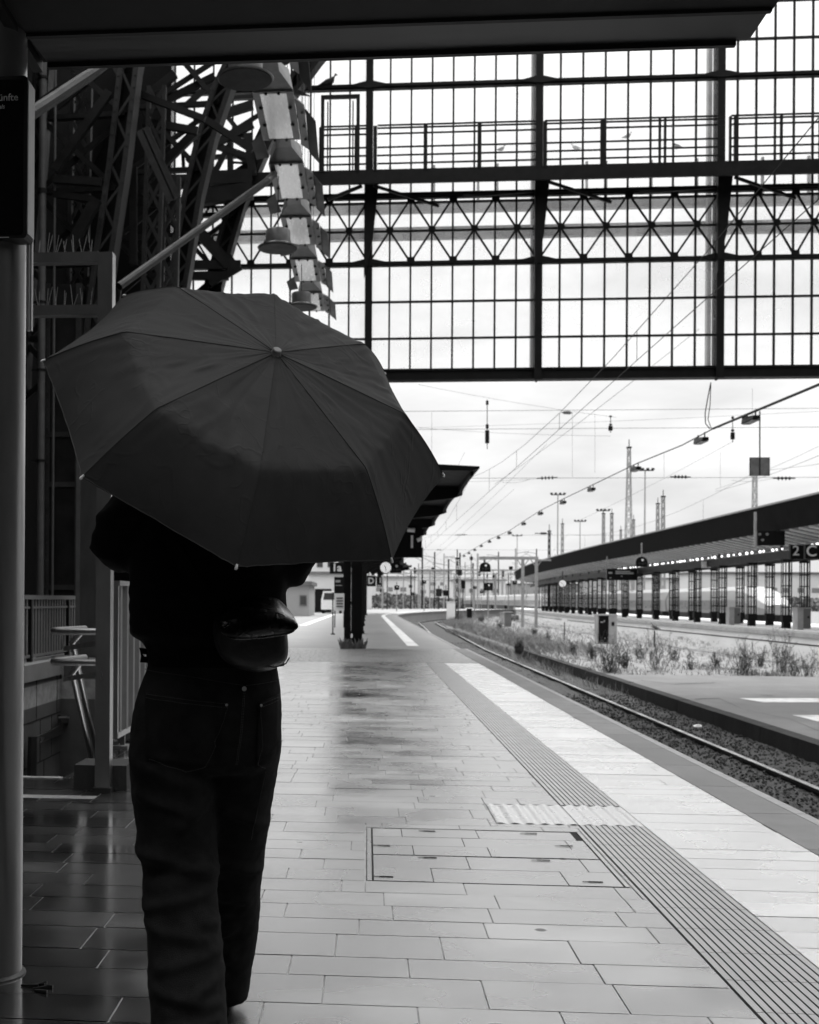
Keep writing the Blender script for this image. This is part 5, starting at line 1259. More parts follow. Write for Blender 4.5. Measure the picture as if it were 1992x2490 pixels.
def signal(label, px, py, Y, sc, hang_to=None, hood=True, stand=None):
    p = AY(px, py, Y); t = thing('railway_signal', label, 'signal', p, 'black railway signals'); k = sc/FPX*Y/2
    pts = [(p.x-k, Y, p.z-k*.75), (p.x+k, Y, p.z-k*.75)]+([(p.x+k*math.cos(R_(a)), Y, p.z+k*.2+k*.85*math.sin(R_(a))) for a in range(0, 181, 20)] if hood else [(p.x+k, Y, p.z+k), (p.x-k, Y, p.z+k)])
    MB().prism(pts, (0, .12, 0)).build('back_plate', M['black'], t)
    b = MB(); b.disc((p.x+k*.12, Y-.03, p.z+k*.45), k*.2, (0, 1, 0), .05, 12); b.build('lens', M['white'], t)
    b = MB(); b.disc((p.x+k*.2, Y-.03, p.z-k*.2), k*.2, (0, 1, 0), .05, 12); b.disc((p.x-k*.4, Y-.03, p.z-k*.15), k*.16, (0, 1, 0), .05, 12); b.disc((p.x+k*.62, Y-.03, p.z-k*.1), k*.14, (0, 1, 0), .05, 12); b.build('dark_lens', M['lamp_dark'], t)
    if hang_to: MB().bar((p.x, Y+.06, p.z+k), (p.x, Y+.06, hang_to), .07).build('hanger', M['galv'], t)
    if stand is not None: MB().bar((p.x, Y+.14, stand), (p.x, Y+.14, p.z), .12).build('mast', M['galv'], t)
    return t
signal('black rounded signal with pale lamps hanging beside the right canopy fascia', 1561, 1368, 74, 27, hang_to=AY(1561, 1320, 74).z)
signal('black hooded signal hanging below the grey gantry beam', 1180, 1381, 88, 26, hang_to=AY(1180, 1359, 88).z)
signal('dark square signal lower down behind the gantry', 1188, 1428, 120, 21, hood=False, stand=-1.35)
signal('small dark square signal on a mast left of the gantry signal', 1155, 1429, 150, 8, hood=False, stand=-1.35)
signal('tall narrow dark signal near the curve of the left platform', 1032, 1416, 140, 9, hood=False, stand=-1.35)
signal('small dark signal just left of the gantry posts', 1252, 1417, 150, 10, hood=False, stand=-1.35)
signal('very narrow dark signal between the gantry posts and the far masts', 1237, 1421, 170, 6, hood=False, stand=-1.35)
signal('tiny dark signal low beside the lamp cable mast', 1171, 1440, 200, 7, hood=False, stand=-1.35)
signal('tiny dark signal above the far end of the left platform', 1003, 1444, 180, 8, hood=False, stand=-1.35)
signal('dark hanging signal under the left canopy end', 963, 1383, 92, 28, hang_to=4.3)
signal('small dark signal beyond the clock', 965, 1430, 130, 12, hood=False, stand=-1.35)
t, Y = box2('signal_box', 'pair of black signal boxes hanging on a thin pole over the right platform edge', 1843, 1291, 1909, 1326, 17.0, M['black'], 'signal', .35)
b = MB(); p = AY(1838, 1245, Y); q_ = AY(1838, 1330, Y); b.bar((p.x, Y+.05, q_.z), (p.x, Y+.05, p.z), .09); b.build('pole', M['galv'], t)
b = MB()
for x_, y_ in ((1848, 1299), (1866, 1299), (1855, 1313)): p = AY(x_, y_, Y-.02); b.disc((p.x, Y-.02, p.z), .06, (0, 1, 0), .03, 10)
b.build('lens', M['lamp_metal'], t)

# gantry, cabinets, poles on the bank
YG = 88; gt_ = thing('signal_gantry', 'grey portal gantry with two posts and a long cantilever beam', 'gantry', AY(1288, 1461, YG))
zg = AY(1271, 1357, YG).z
for px in (1271.5, 1304.5):
    p = AY(px, 1400, YG); MB().box(p.x-.1, p.x+.1, YG-.1, YG+.1, ZM-.1, zg-.12).build('post', M['galv'], gt_)
    b = MB(); b.bar((p.x-.1, YG, zg-.55), (p.x-.4, YG, zg-.12), .06); b.bar((p.x+.1, YG, zg-.55), (p.x+.4, YG, zg-.12), .06); b.build('knee_brace', M['galv'], gt_)
a, c = AY(1165, 1357, YG), AY(1309, 1357, YG); MB().box(a.x, c.x, YG-.12, YG+.12, zg-.119, zg+.10).build('beam', M['galv'], gt_)
a, c = AY(1309, 1361, YG), AY(1340, 1361, YG); MB().box(a.x, c.x, YG-.08, YG+.08, zg-.2, zg-.08).build('beam_end', M['galv'], gt_)
def bankbox(name, label, x0, y0, x1, ybase, m, cat='cabinet', dpt=.6, z=ZM-.05, Y=None):
    Y = Y or FPX*(EYE-z)/(ybase-1461.5); a, c = AY(x0, y0, Y), AY(x1, y0, Y); t = thing(name, label, cat, ((a.x+c.x)/2, Y, z)); return t, a, c, Y
t, a, c, Y = bankbox('trackside_cabinet', 'open black and white trackside cabinet among the weeds', 1453, 1497, 1501, 1562, None)
w = c.x-a.x; b = MB(); b.box(a.x, a.x+w*.06, Y, Y+.7, ZM-.1, a.z); b.box(c.x-w*.42, c.x, Y, Y+.7, ZM-.1, a.z); b.box(a.x-.02, c.x+.02, Y-.01, Y+.71, a.z+.002, a.z+.06); b.box(a.x+w*.06, c.x-w*.42, Y+.55, Y+.7, ZM-.1, a.z); b.build('casing', M['concrete'], t)
MB().box(a.x+w*.07, c.x-w*.43, Y+.01, Y+.03, ZM, a.z-.02).build('door', M['black'], t); MB().box(c.x-w*.28, c.x-w*.14, Y-.02, Y-.004, a.z-.45, a.z-.28).build('label_plate', M['black'], t)
b = MB(); b.box(a.x+w*.16, a.x+w*.3, Y-.01, Y+.005, a.z-.32, a.z-.27); b.box(a.x+w*.33, a.x+w*.38, Y-.01, Y+.005, a.z-.28, a.z-.2); b.build('latch', M['letter_dim'], t)
for name, label, x0, y0, x1, yb, m, cat, topm in (('trackside_cabinet', 'tall white trackside cabinet near the curve of the track', 1087, 1465, 1109, 1505, 'white', 'cabinet', 'white'),
        ('relay_box', 'narrow black relay box with a white cap beside the track curve', 1136, 1480, 1148, 1507, 'black', 'cabinet', 'white'),
        ('concrete_post', 'squat grey concrete block standing in the weeds left of the gantry', 1229, 1490, 1244, 1524, 'concrete_mid', 'block', 'concrete'),
        ('concrete_slab', 'thin pale concrete slab beside the squat grey block', 1219, 1492, 1228, 1519, 'concrete', 'slab', 'concrete')):
    t, a, c, Y = bankbox(name, label, x0, y0, x1, yb, None, cat); d_ = .5
    MB().box(a.x, c.x, Y, Y+d_, ZM-.15, a.z).build('body', M[m], t); MB().box(a.x-.08, c.x+.08, Y-.06, Y+d_+.06, a.z+.003, a.z+.09).build('cap', M[topm], t)
    MB().box(a.x+.06, c.x-.06, Y-.03, Y-.004, ZM+.1, a.z-.1).build('face_plate', M[m], t)
t, a, c, Y = bankbox('marker_post', 'thin marker post with a white head in front of the platform wall', 1371, 1512, 1374, 1556, None, 'post')
p = AY(1373, 1512, Y); MB().tube([(p.x, Y, ZM-.1), (p.x, Y, p.z)], .025, 8).build('shaft', M['iron'], t); MB().box(p.x-.12, p.x+.12, Y-.03, Y+.01, p.z-.02, p.z+.16).build('head', M['white'], t)

# weeds on the bank: individual tall plants
def weed(seed, h, n):
    q = random.Random(seed); b = MB(); l = MB()
    for k in range(n):
        a = q.uniform(0, 6.28); sp = q.uniform(.02, .30)*h; hh = h*q.uniform(.35, 1.05)*(1 if k % 3 else .55); r0 = q.uniform(0, .22)*h; o = Vector((math.cos(a+1)*r0, math.sin(a+1)*r0, -.03)); w1, w2 = q.uniform(-.06, .06)*h, q.uniform(-.06, .06)*h
        pts = []
        for i in range(6):
            u = i/5; pts.append(o+Vector((math.cos(a)*sp*u**1.3+w1*math.sin(u*4), math.sin(a)*sp*u**1.3+w2*math.sin(u*5), hh*u)))
        b.tube(pts, [.006*(1-.7*i/5) for i in range(6)], 4)
        for br in range(q.randint(1, 4)):
            u = q.uniform(.3, .85); j = min(int(u*5), 4); p = pts[j].lerp(pts[j+1], u*5-j); d = Vector((q.uniform(-1, 1), q.uniform(-1, 1), q.uniform(.5, 1.6))).normalized()*h*q.uniform(.12, .3)
            b.tube([p, p+d*.5+Vector((0, 0, -.01)), p+d], [.004, .003, .0015], 4)
            for i in range(7):
                z = p+d*q.uniform(.3, 1.05); e = Vector((q.uniform(-1, 1), q.uniform(-1, 1), q.uniform(-.6, .8))).normalized()*q.uniform(.02, .05); s_ = e.cross(Vector((.3, .2, 1))).normalized()*.011; l.add([z, z+e*.5+s_, z+e, z+e*.5-s_], [(0, 1, 2, 3)])
        for i in range(14):
            u = q.uniform(.05, 1); j = min(int(u*5), 4); p = pts[j].lerp(pts[j+1], u*5-j); d = Vector((q.uniform(-1, 1), q.uniform(-1, 1), q.uniform(-.5, .7))).normalized()*q.uniform(.03, .09)*(1.25-u*.6)
            s_ = d.cross(Vector((0, 0, 1))).normalized()*.013; l.add([p, p+d*.5+s_, p+d, p+d*.5-s_], [(0, 1, 2, 3)])
    return b, l
WL = ['tall bushy weed at the kerb in front of the open black cabinet', 'tall wispy weed right of the open black cabinet', 'feathery dark weed by the painted patch, left of the largest', 'largest upright weed growing at the edge of the paved platform', 'small weed right of the largest upright one', 'low weed at the right frame edge', 'short weed between the two cabinets', 'scrubby weed near the gantry foot', 'dark low bush beside the black relay box', 'grassy clump hanging over the middle kerb', 'low ragged weed just right of the tallest bushy one', 'ragged weed in front of the platform wall near the thin stake', 'ragged weed left of the open black cabinet', 'low tuft by the white-headed marker post', 'low tuft on the bank beyond the paved edge, right of the small plant', 'ragged tuft behind the largest upright weed', 'lone ragged plant close to the wispy weed', 'bushy plant just beyond the gantry posts', 'bushy plant near the squat grey block', 'bushy plant beside the tall white cabinet']
for i, (px, py, h, n) in enumerate(((1485, 1634, 1.05, 26), (1593, 1626, 1.2, 16), (1808, 1637, .95, 20), (1900, 1633, 1.15, 22), (1932, 1640, .5, 10), (1964, 1640, .8, 9), (1680, 1626, .45, 8), (1330, 1560, .7, 14), (1170, 1512, .9, 34), (1262, 1588, .6, 40), (1520, 1622, .55, 16), (1560, 1600, .7, 14), (1440, 1600, .6, 18), (1395, 1590, .5, 16), (1740, 1620, .5, 12), (1850, 1618, .6, 14), (1640, 1604, .6, 12), (1300, 1545, .6, 20), (1215, 1530, .7, 24), (1120, 1508, .8, 22))):
    p = G(px, py, ZM); t = thing('tall_weed', WL[i], 'weed', p, 'weeds on the middle platform'); st, lf = weed(30+i, h*1.05, int(n*1.7))
    st.build('stem', M['weed'], t, local=True); lf.build('leaves', M['weed'], t, local=True)
# grass and low weeds nobody could count
b = MB(); q = random.Random(77)
def blade(o, h, sp):
    a = q.uniform(0, 6.28); d = Vector((math.cos(a)*sp, math.sin(a)*sp, 1))*h; s = Vector((-math.sin(a), math.cos(a), 0))*.006*(1+h)
    b.add([o-s, o+s, o+d*.6+Vector((0, 0, h*.1))+s*.6, o+d], [(0, 1, 2, 3)])
cnt = 0
while cnt < 42000:
    y = 31.2+(q.random()**1.9)*125; x = XM+.1+q.random()**1.15*10.4
    dn = noise.noise((x*.45, y*.22, 0))+.5*noise.noise((x*1.3, y*.8, 4))
    near = math.exp(-abs(x-XM-1.2)/2.2)
    if q.random() > .03+.40*max(0, dn-.12)+.55*near*min(1, max(0, (y-36)/12)): continue
    o = Vector((x+curve1(y)*(1-(x-XM)/11), y, ZM-.04)); hh = q.uniform(.04, .20)*(1+near*(y > 42)*1.2)
    for k in range(3): blade(o+Vector((q.uniform(-.06, .06), q.uniform(-.06, .06), 0)), hh*q.uniform(.5, 1), q.uniform(.2, .9))
    cnt += 3
for k in range(2600):                           # weeds spilling over the kerb and beside the rail
    y = 27+q.random()*55; x = 5.25+q.random()*.75; 
    if y < 34 and q.random() > .35: continue
    blade(Vector((x, y, -.93)), q.uniform(.08, .34), q.uniform(.2, .8))
gr = b.build('grass', M['grass'], None); tag(gr, 'pale dry grass and low weeds covering the middle platform', 'grass', kind='stuff')
lt = thing('crumpled_paper', 'white crumpled paper lying beside the rail on the dark ballast', 'litter', G(1698, 1768, -.88)); b = MB(); p = G(1698, 1768, -.86)
b.add([p+Vector(v) for v in ((-.06, 0, 0), (.06, .02, 0), (.07, .06, .03), (-.02, .07, .035), (-.07, .05, .02), (0, .03, .045))], [(0, 1, 5), (1, 2, 5), (2, 3, 5), (3, 4, 5), (4, 0, 5)]); b.build('sheet', M['white'], lt)

# trains
def train(label, X_, y0, y1, ztop, nose):
    t = thing('white_train', label, 'train', (X_, y0, -.5)); L = 25.0; y = y0; first = True
    sec = [(0, .0, .35), (-.05, 0, 1.0), (-.05, 0, ztop-1.0), (.25, 0, ztop-.3), (.75, 0, ztop), (2.2, 0, ztop), (2.7, 0, ztop-.3), (3.0, 0, ztop-1), (3.0, 0, 1.0), (2.9, 0, .35)]
    while y < y1:
        b = MB(); e = y+L-.6
        if first and nose:
            rings = [[(X_+1.47+(x-1.47)*k, y+dy, .35+(z-.35)*kz) for x, _, z in sec] for dy, k, kz in ((0, .5, .35), (.8, .75, .5), (2.2, .9, .75), (4, .98, .94), (6, 1, 1), (L-.6, 1, 1))]
        else: rings = [[(X_+x, yy, z) for x, _, z in sec] for yy in (y, e)]
        cb0 = b.loft(rings).build('carriage', M['coach'], t)
        MB().box(X_-.058, X_-.052, y+(7 if first and nose else 1.5), e-1.5, ztop-1.75, ztop-1.05).build('window_band', M['far_window'], cb0)
        MB().box(X_+.2, X_+2.7, y+2, e-2, -.8, .35).build('running_gear', M['iron_pale'], cb0)
        y += L; first = False
train('white long-distance train standing beyond the right platform', 26.5, 84, 330, 2.35, True)

# ================================================================== overhead line, masts, lamps
def wire(b, a, c, sag=0, r=.012, n=14):
    a, c = Vector(a), Vector(c); b.tube([a.lerp(c, i/n)-Vector((0, 0, sag*4*(i/n)*(1-i/n))) for i in range(n+1)], r, 5)
def line(label, x, zc, zm, y0, spans):
    t = thing('overhead_line', label, 'overhead line', (x, y0, zc), 'overhead lines above the tracks')
    b = MB(); pts = []
    for i in range(spans[0]*6+1): y = y0+spans[1]*i/6; pts.append((x+curve1(y), y, zc))
    b.tube(pts, .006, 5); b.build('contact_wire', M['iron'], t)
    b = MB(); pts = []
    for s in range(spans[0]):
        for i in range(8 if s < spans[0]-1 else 9):
            y = y0+spans[1]*(s+i/8); u = i/8; pts.append((x+curve1(y), y, zm-.9*4*u*(1-u)))
    b.tube(pts, .006, 5); b.build('messenger_wire', M['iron'], t)
    b = MB()
    for s in range(spans[0]):
        for i in range(1, 6):
            u = i/6; y = y0+spans[1]*(s+u); xx = x+curve1(y); b.tube([(xx, y, zc), (xx, y, zm-.9*4*u*(1-u))], .005, 4)
    b.build('dropper', M['iron'], t)
line('overhead line sloping over the near track through the glazed hall end', 4.16, 4.95, 6.2, 4, (4, 45))
line('overhead line over the track beside the right platform', 15.4, 4.95, 6.4, 4, (4, 45))
line('overhead line over the farther tracks beyond the right platform', 27.9, 4.95, 6.6, 30, (4, 45))
def insul(b, a, c, r=.09, n=4):
    a, c = Vector(a), Vector(c); d = (c-a)
    b.tube([a, c], .03, 6)
    for k in range(n):
        p = a+d*(.25+.5*k/(n-1)); b.disc(p, r, d, .05, 10)
def span(label, Y, zs, ins, sag=.0, x0=-9, x1=45):
    t = thing('span_wire', label, 'span wire', (x0, Y, zs[0]), 'span wires across the tracks'); b = MB()
    for z in zs: wire(b, (x0, Y, z), (x1, Y, z), sag)
    b.build('wire', M['iron'], t)
    b = MB()
    for (px0, py0, px1, py1) in ins: insul(b, AY(px0, py0, Y), AY(px1, py1, Y))
    b.build('insulator', M['black'], t)
span('span wire with three dark insulators low above the right canopy', 62, (AY(1500, 1162, 62).z,), ((1306, 1163, 1356, 1161), (1630, 1159, 1680, 1160), (1880, 1163, 1934, 1163)))
span('upper span wire crossing just under the glazed hall end', 62.2, (AY(1500, 995, 62).z, AY(1500, 1040, 62).z), ((1366, 1003, 1392, 1004),))
span('distant span wire with one insulator above the gantry', 120, (AY(1120, 1301, 120).z,), ((1106, 1301, 1136, 1300),))
span('most distant span wire near the horizon', 165, (AY(1120, 1337, 165).z,), ((1060, 1337, 1076, 1337),))
for px, y0, y1, lab in ((1185, 972, 1092, 'long vertical insulator rod hanging left of the lattice mast'), (1485, 1010, 1052, 'vertical insulator rod hanging above the tall lattice mast'), (1782, 1012, 1076, 'vertical insulator rod hanging beside the lamp cable')):
    t = thing('insulator_rod', lab, 'insulator', AY(px, y0, 62.1), 'hanging insulator rods'); b = MB(); p, r = AY(px, y0, 62.1), AY(px, y1, 62.1); d = r-p
    b.tube([p, r], .02, 6); b.build('rod', M['iron'], t); b = MB(); b.tube([p+d*.02, p+d*.1], .07, 8); b.tube([p+d*.5, p+d*.58], .08, 8); b.tube([p+d*.62, p+d*.88], .11, 8); b.build('insulator', M['black'], t)
b = MB(); t = thing('steady_wire', 'slack thin wires slanting up across the sky to the hall end', 'wire', AY(1200, 1170, 60), 'slanting wires')
for (xa, ya, Ya, xb, yb, Yb) in ((1202, 1178, 62, 1700, 800, 28.6), (1068, 1330, 110, 1330, 1080, 62), (1000, 1400, 140, 1250, 1190, 70), (1018, 935, 62, 1500, 1015, 62), (1000, 1040, 90, 1992, 1000, 62), (1740, 1195, 62, 2010, 1100, 40), (1740, 1190, 70, 1992, 1085, 50), (1410, 1265, 90, 1780, 1075, 62), (1005, 1170, 80, 1330, 1163, 62), (1020, 1040, 70, 1485, 1060, 62), (1220, 1172, 62, 1290, 1165, 62), (1780, 1168, 62, 1880, 1163, 62), (1080, 1190, 80, 1130, 1100, 62)):
    wire(b, AY(xa, ya, Ya), AY(xb, yb, Yb), .1, .007, 8)
for (px, y0, y1) in ((1050, 1000, 1110), (1392, 1005, 1160), (1447, 1006, 1150), (1615, 1100, 1160), (1752, 1100, 1187), (1830, 945, 1010)): wire(b, AY(px, y0, 62), AY(px, y1, 62), 0, .006, 2)
b.build('wire', M['iron'], t)
lp = thing('slack_cable_loop', 'loose loop of cable hanging from the glazed hall end to the lamp cable', 'cable', AY(1729, 930, GY)); b = MB()
b.tube([AY(x, y, GY-.1) for x, y in ((1729, 930), (1722, 965), (1715, 1005), (1716, 1030), (1727, 1043))], .012, 6); b.tube([AY(x, y, GY-.1) for x, y in ((1729, 930), (1727, 985), (1722, 1020), (1731, 1044))], .010, 6); b.build('cable', M['iron'], lp)
# lamp cable with lamps running down the middle platform
LX, LZ = 8.1, 5.17
cbl = thing('lamp_cable', 'long cable strung above the middle platform carrying a row of lamps', 'cable', (LX, 20, LZ)); b = MB()
b.tube([AY(2020, 921, 20.8), AY(1992, 935, 21.4), AY(1735, 1042, GY)], .028, 8)
b.tube([AY(1735, 1042, GY), AY(1660, 1082, 31), AY(1547, 1128, 36), AY(1439, 1180, 43), AY(1370, 1213, 49.5), AY(1315, 1241, 56), AY(1274, 1267, 62), AY(1240, 1290, 68), AY(1191, 1312, 79), AY(1160, 1330, 90), AY(1112, 1358, 107)], .016, 6); b.build('cable', M['iron'], cbl)
def strip_lamp(scale):
    t = thing('cable_lamp', 'x', 'lamp', (0, 0, 0), 'lamps strung along the cable')
    b = MB(); b.loft([[(-.10, -.45, -.22), (.10, -.45, -.22), (.08, -.45, -.14), (-.08, -.45, -.14)], [(-.12, .45, -.24), (.12, .45, -.24), (.09, .45, -.05), (-.09, .45, -.05)]]); b.build('housing', M['iron'], t)
    MB().box(-.09, .09, -.42, .4, -.262, -.243).build('diffuser', M['lamp_metal'], t)
    b = MB(); b.bar((0, .35, -.06), (0, .35, .02), .04); b.bar((0, -.35, -.15), (0, -.35, .02), .03); b.build('clip', M['iron'], t); return t
sl_ = strip_lamp(1)
spots = [(1827, 1003, 25.5), (1706, 1056, 29.3), (1547, 1128, 36), (1439, 1180, 43), (1370, 1213, 49.5), (1315, 1241, 56), (1274, 1267, 62), (1240, 1290, 68), (1213, 1302, 74), (1191, 1312, 79), (1171, 1323, 85.5), (1155, 1333, 92), (1141, 1341, 97), (1129, 1348, 102)]
for i, (px, py, Y) in enumerate(spots):
    loc = AY(px, py, Y); lab = 'small dark lamp hung on the long cable, %s along it' % (ORDS[i] if i else 'nearest and largest')
    if i == 0: sl_.location = loc; sl_['label'] = lab; sl_.scale = (.8,)*3
    else: dup(sl_, loc, label=lab)
ss = thing('square_signal_board', 'grey square board on a thin rod above the right canopy roof', 'signal board', AY(1848, 1134, 40)); a, c = AY(1825, 1112, 40), AY(1871, 1157, 40)
MB().box(a.x, c.x, 40, 40.05, c.z, a.z).build('board', M['lamp_metal'], ss); p, r = AY(1848, 1000, 39.9), AY(1848, 1156, 39.9); MB().bar(p, r, .035).build('rod', M['iron'], ss)
b = MB(); b.box(a.x-.012, a.x, 39.98, 40.06, c.z, a.z); b.box(c.x, c.x+.012, 39.98, 40.06, c.z, a.z); b.build('edge_frame', M['iron'], ss)

def lattice_mast(label, px, ytop, wt, wb, Y, ybot=None, arms=False, m='galv', cat='mast'):
    p = AY(px, ytop, Y); z0 = -1.35 if ybot is None else AY(px, ybot, Y).z; t = thing('lattice_mast', label, cat, (p.x, Y, z0), 'lattice masts over the tracks'); b = MB()
    kt, kb = wt/FPX*Y/2, wb/FPX*Y/2; H = p.z-z0; n = max(6, int(H/(kb+kt+.5))); 
    f = lambda u, s, r: Vector((p.x+s*(kb+(kt-kb)*u), Y+r*(kb+(kt-kb)*u), z0+H*u))
    th_ = max(.04, .00055*Y)
    for s in (-1, 1):
        for r in (-1, 1): b.bar(f(0, s, r), f(1, s, r), th_)
    for k in range(n):
        u, v = k/n, (k+1)/n
        for r in (-1, 1): b.bar(f(u, -1, r), f(v, 1, r), th_*.6); b.bar(f(u, 1, r), f(v, -1, r), th_*.6); b.bar(f(v, -1, r), f(v, 1, r), th_*.6)
    b.build('frame', M[m], t)
    if arms:
        b = MB(); b.bar((p.x-arms/FPX*Y, Y, p.z-.2), (p.x+.3, Y, p.z-.25), .09); b.tube([(p.x-arms/FPX*Y*.6, Y, p.z-.2), (p.x-arms/FPX*Y*.2, Y, p.z-.2)], .14, 8); b.build('arm', M[m], t)
    b = MB(); b.box(p.x-kt-.1, p.x+kt+.1, Y-kt-.1, Y+kt+.1, p.z, p.z+.15); b.tube([(p.x, Y, p.z), (p.x, Y, p.z+.9)], .05, 5); b.build('cap', M['iron'], t)
lattice_mast('tall tapering lattice mast above the right canopy roof', 1530, 1090, 6, 22, 125)
lattice_mast('lattice mast with the square board in front, above the right canopy', 1836, 1150, 8, 14, 95)
lattice_mast('slim lattice mast, left one of the pair right of the tall mast', 1600, 1226, 5, 10, 170)
lattice_mast('slim lattice mast, right one of the close pair right of the tall mast', 1613, 1209, 6, 11, 150)
lattice_mast('lattice mast left of the tall mast behind the canopy roof', 1488, 1250, 5, 9, 190)
lattice_mast('lattice mast just left of the thin floodlight pole pair', 1468, 1250, 5, 7, 200)
lattice_mast('lattice mast with a crossarm behind the gantry end', 1368, 1275, 4, 8, 190)
lattice_mast('dark mast with long left arm beside the gantry beam end', 1336, 1293, 4, 5, 150, arms=34, m='iron')
lattice_mast('short lattice mast at the far end of the lamp cable', 1112, 1360, 4, 7, 108, m='iron')
lattice_mast('short lattice mast just right of the tall tapering one', 1541, 1265, 4, 6, 210)
lattice_mast('short pale lattice mast between the two slim floodlight poles', 1510, 1290, 3, 6, 230)
def flood(label, px, ytop, Y, n=4):
    p = AY(px, ytop, Y); t = thing('floodlight_pole', label, 'floodlight pole', (p.x, Y, -1.35), 'floodlight poles of the yard'); MB().tube([(p.x, Y, -1.35), (p.x, Y, p.z)], [.14, .08], 8).build('pole', M['galv'], t)
    b = MB(); b.bar((p.x-1.1, Y, p.z), (p.x+1.1, Y, p.z), .14); b.build('crossbar', M['iron'], t)
    for k in range(n): x = p.x-1.0+2.0*k/(n-1); b = MB(); b.hexa([(x-.2, Y-.2, p.z+.05), (x+.2, Y-.2, p.z+.05), (x+.2, Y+.15, p.z+.10), (x-.2, Y+.15, p.z+.10), (x-.16, Y-.15, p.z+.32), (x+.16, Y-.15, p.z+.32), (x+.16, Y+.15, p.z+.3), (x-.16, Y+.15, p.z+.3)]); b.build('floodlight', M['iron'], t)
flood('floodlight pole right of the tall lattice mast', 1569, 1144, 160); flood('slim floodlight pole left of the middle of the sky', 1357, 1203, 190); flood('floodlight pole in the middle behind the canopy slope', 1467, 1242, 210)
flood('small floodlight pole between the two lattice masts', 1411, 1268, 240); flood('distant floodlight pole above the gantry beam', 1258, 1303, 280, 3)
# distant line masts
q = random.Random(21); MLAB = []
for k in range(22):
    px = 985+k*15+q.uniform(-5, 5); Y = q.uniform(190, 330); yt = q.uniform(1340, 1400) if k % 3 else q.uniform(1320, 1350)
    p = AY(px, yt, Y); t = thing('catenary_mast', 'thin distant line mast over the yard, %s counting from the left' % (ORDS[k] if k else 'first'), 'mast', (p.x, Y, -1.35), 'distant line masts in the yard')
    b = MB(); b.bar((p.x, Y, -1.35), (p.x, Y, p.z), .24); b.build('post', M['iron' if k % 2 else 'galv'], t)
    s = -1 if k % 2 else 1; b = MB(); b.bar((p.x, Y, p.z-1.0), (p.x+s*2.6, Y, p.z-.6), .10); b.bar((p.x, Y, p.z-2.2), (p.x+s*2.6, Y, p.z-.8), .08); b.build('bracket', M['galv'], t)
q = random.Random(63)
for k in range(22):
    px = 930+k*20+q.uniform(-9, 9); Y = q.uniform(150, 300); yt = q.uniform(1345, 1425)
    p = AY(px, yt, Y); t = thing('yard_pole', 'slender grey pole in the far yard clutter, %s counting from the left' % (ORDS[k] if k else 'first'), 'pole', (p.x, Y, -1.35), 'slender poles in the far yard')
    b = MB(); b.tube([(p.x, Y, -1.35), (p.x, Y, p.z)], .07, 6); b.build('shaft', M['iron' if k % 3 else 'galv'], t)
    w = q.uniform(.15, .5); h = q.uniform(.5, 1.3); zc = p.z-q.uniform(.2, 1.6)
    b = MB(); b.box(p.x-w, p.x+w, Y-.12, Y-.03, zc-h/2, zc+h/2); b.build('box', M['iron' if k % 2 else 'black'], t)
for k, (Y, z, x0, x1) in enumerate(((170, 5.6, 2, 34), (205, 6.4, -4, 40), (250, 6.0, -8, 30))):
    t = thing('yard_gantry', 'thin cross-track gantry far off in the yard, %s of three' % ('nearest', 'middle', 'farthest')[k], 'gantry', (x0, Y, -1.35), 'thin gantries in the yard')
    b = MB(); b.box(x0, x1, Y-.1, Y+.1, z-.12, z); b.box(x0, x1, Y-.1, Y+.1, z-.7, z-.6)
    n = int((x1-x0)/1.2)
    for i in range(n): xa = x0+(x1-x0)*i/n; xb = x0+(x1-x0)*(i+1)/n; b.bar((xa, Y, z-.65 if i % 2 else z-.05), (xb, Y, z-.05 if i % 2 else z-.65), .06)
    b.build('beam', M['galv'], t)
    for xx in (x0+.2, (x0+x1)/2, x1-.2): MB().box(xx-.13, xx+.13, Y-.13, Y+.13, -1.35, z-.7).build('post', M['galv'], t)
# far buildings and trees along the horizon
for i, (x0, x1, yt, Y, lab, mm) in enumerate(((905, 1010, 1405, 420, 'pale distant block at the end of the left platform', 'build'), (1015, 1100, 1388, 520, 'tall pale distant block left of the gantry', 'build'), (1105, 1230, 1412, 460, 'long pale distant block behind the gantry signal', 'build'), (1240, 1420, 1422, 500, 'long distant hall seen through the right platform columns', 'build_mid'), (1430, 1680, 1408, 480, 'wide distant block behind the right platform columns', 'build'), (1690, 2060, 1395, 380, 'distant block behind the right end of the right canopy', 'build'))):
    a, c = AY(x0, yt, Y), AY(x1, yt, Y); t = thing('distant_building', lab, 'building', ((a.x+c.x)/2, Y, -1), 'distant buildings on the horizon'); MB().box(a.x, c.x, Y, Y+18, -1, a.z).build('wall', M[mm], t); MB().box(a.x-.5, c.x+.5, Y-.5, Y+18.5, a.z+.01, a.z+.6).build('roof', M['concrete_mid'], t)
    nx_ = int((c.x-a.x)/4.2); fl = max(1, int((a.z-1)/3.4)); n_ = 0
    for f_ in range(fl):
        for k in range(nx_):
            if n_ < 60: x = a.x+1.4+k*4.2; z = .8+f_*3.4; MB().box(x, x+1.6+(k*7+f_*3) % 5*.25, Y-.06, Y-.01, z, z+1.5).build('window', M['far_window'], t); n_ += 1
b = MB(); q = random.Random(31)
for k in range(20000):
    x = q.uniform(-90, 190); y = 345+q.uniform(0, 25); hmax = 3.2+2.2*noise.noise((x*.06, 0, 0))+1.6*noise.noise((x*.3, 2, 0)); z = -1.3+q.random()**.8*(hmax*.7+1.3); s = q.uniform(.35, .8)
    o = Vector((x, y, z)); u = Vector((q.uniform(-1, 1), q.uniform(-1, 1), q.uniform(-1, 1))).normalized()*s; v = u.cross(Vector((q.uniform(-1, 1), q.uniform(-1, 1), q.uniform(-1, 1)))).normalized()*s*.6
    b.add([o-u, o+v, o+u, o-v], [(0, 1, 2, 3)])
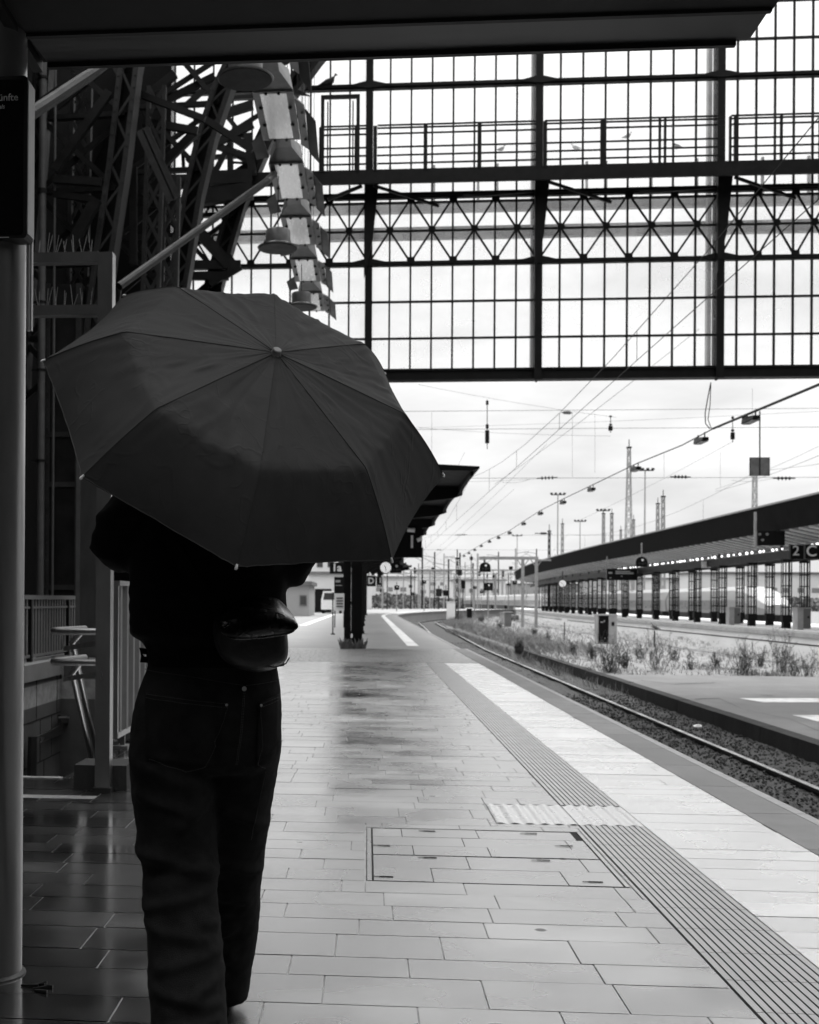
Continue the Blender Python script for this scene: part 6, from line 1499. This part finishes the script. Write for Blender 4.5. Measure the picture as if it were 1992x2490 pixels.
tl = b.build('treeline', M['bush'], None); tag(tl, 'low line of bushes along the far edge of the yard', 'bushes', kind='stuff')
# pigeons
def pigeon():
    t = thing('pigeon', 'x', 'pigeon', (0, 0, 0), 'pigeons')
    b = MB(); b.loft([ring(-.16, 0, 0, .001, .001, 10)]+[[Vector((x, .0+r*math.cos(2*math.pi*k/10), z+h*math.sin(2*math.pi*k/10))) for k in range(10)] for x, r, h, z in ((-.20, .018, .006, .05), (-.13, .035, .025, .075), (-.05, .062, .058, .10), (.03, .06, .062, .125), (.075, .042, .048, .16), (.085, .026, .028, .20), (.09, .028, .028, .225), (.105, .018, .018, .232), (.135, .004, .004, .224))]) if False else b.loft([[Vector((x, r*math.cos(2*math.pi*k/10), z+h*math.sin(2*math.pi*k/10))) for k in range(10)] for x, r, h, z in ((-.20, .018, .006, .05), (-.13, .035, .025, .075), (-.05, .062, .058, .10), (.03, .06, .062, .125), (.075, .042, .048, .16), (.085, .026, .028, .20), (.09, .028, .028, .225), (.105, .018, .018, .232), (.135, .004, .004, .224))])
    b.build('body', M['bird'], t, smooth=True, local=True)
    for s in (-1, 1): MB().tube([(.0, s*.02, .05), (.005, s*.022, .0), (.03, s*.022, .0)], .004, 5).build('leg', M['bird'], t, local=True)
    return t
pg = pigeon()
for i, (px, py, Y, rot, lab, sc) in enumerate(((800, 218, GY-.15, 0, 'pigeon perched on the upper beam beside the gate frame', 1.5), (1592, 1533, 52, 2.6, 'pigeon-sized bird on a stake in front of the right platform wall', 1.3), (1220, 371, GY+1.0, .5, 'blurred pigeon behind the glass, leftmost of the four', .8), (1399, 368, GY+1.0, 2.5, 'blurred pigeon behind the glass, left of the centre post', .8), (1527, 340, GY+1.0, .2, 'blurred pigeon behind the glass sitting highest', .8), (1646, 364, GY+1.0, 3.1, 'blurred pigeon behind the glass, rightmost', .8))):
    loc = AY(px, py, Y)
    if i == 0: pg.location = loc; pg.rotation_euler = (0, 0, rot); pg.scale = (sc,)*3; pg['label'] = lab
    else: dup(pg, loc, (0, 0, rot), lab, sc)
t = thing('stake', 'thin stake in the weeds with a bird on top', 'stake', AY(1592, 1600, 52)); p = AY(1592, 1534, 52); MB().tube([(p.x, 52, ZM-.1), (p.x, 52, p.z)], .03, 6).build('shaft', M['iron'], t)
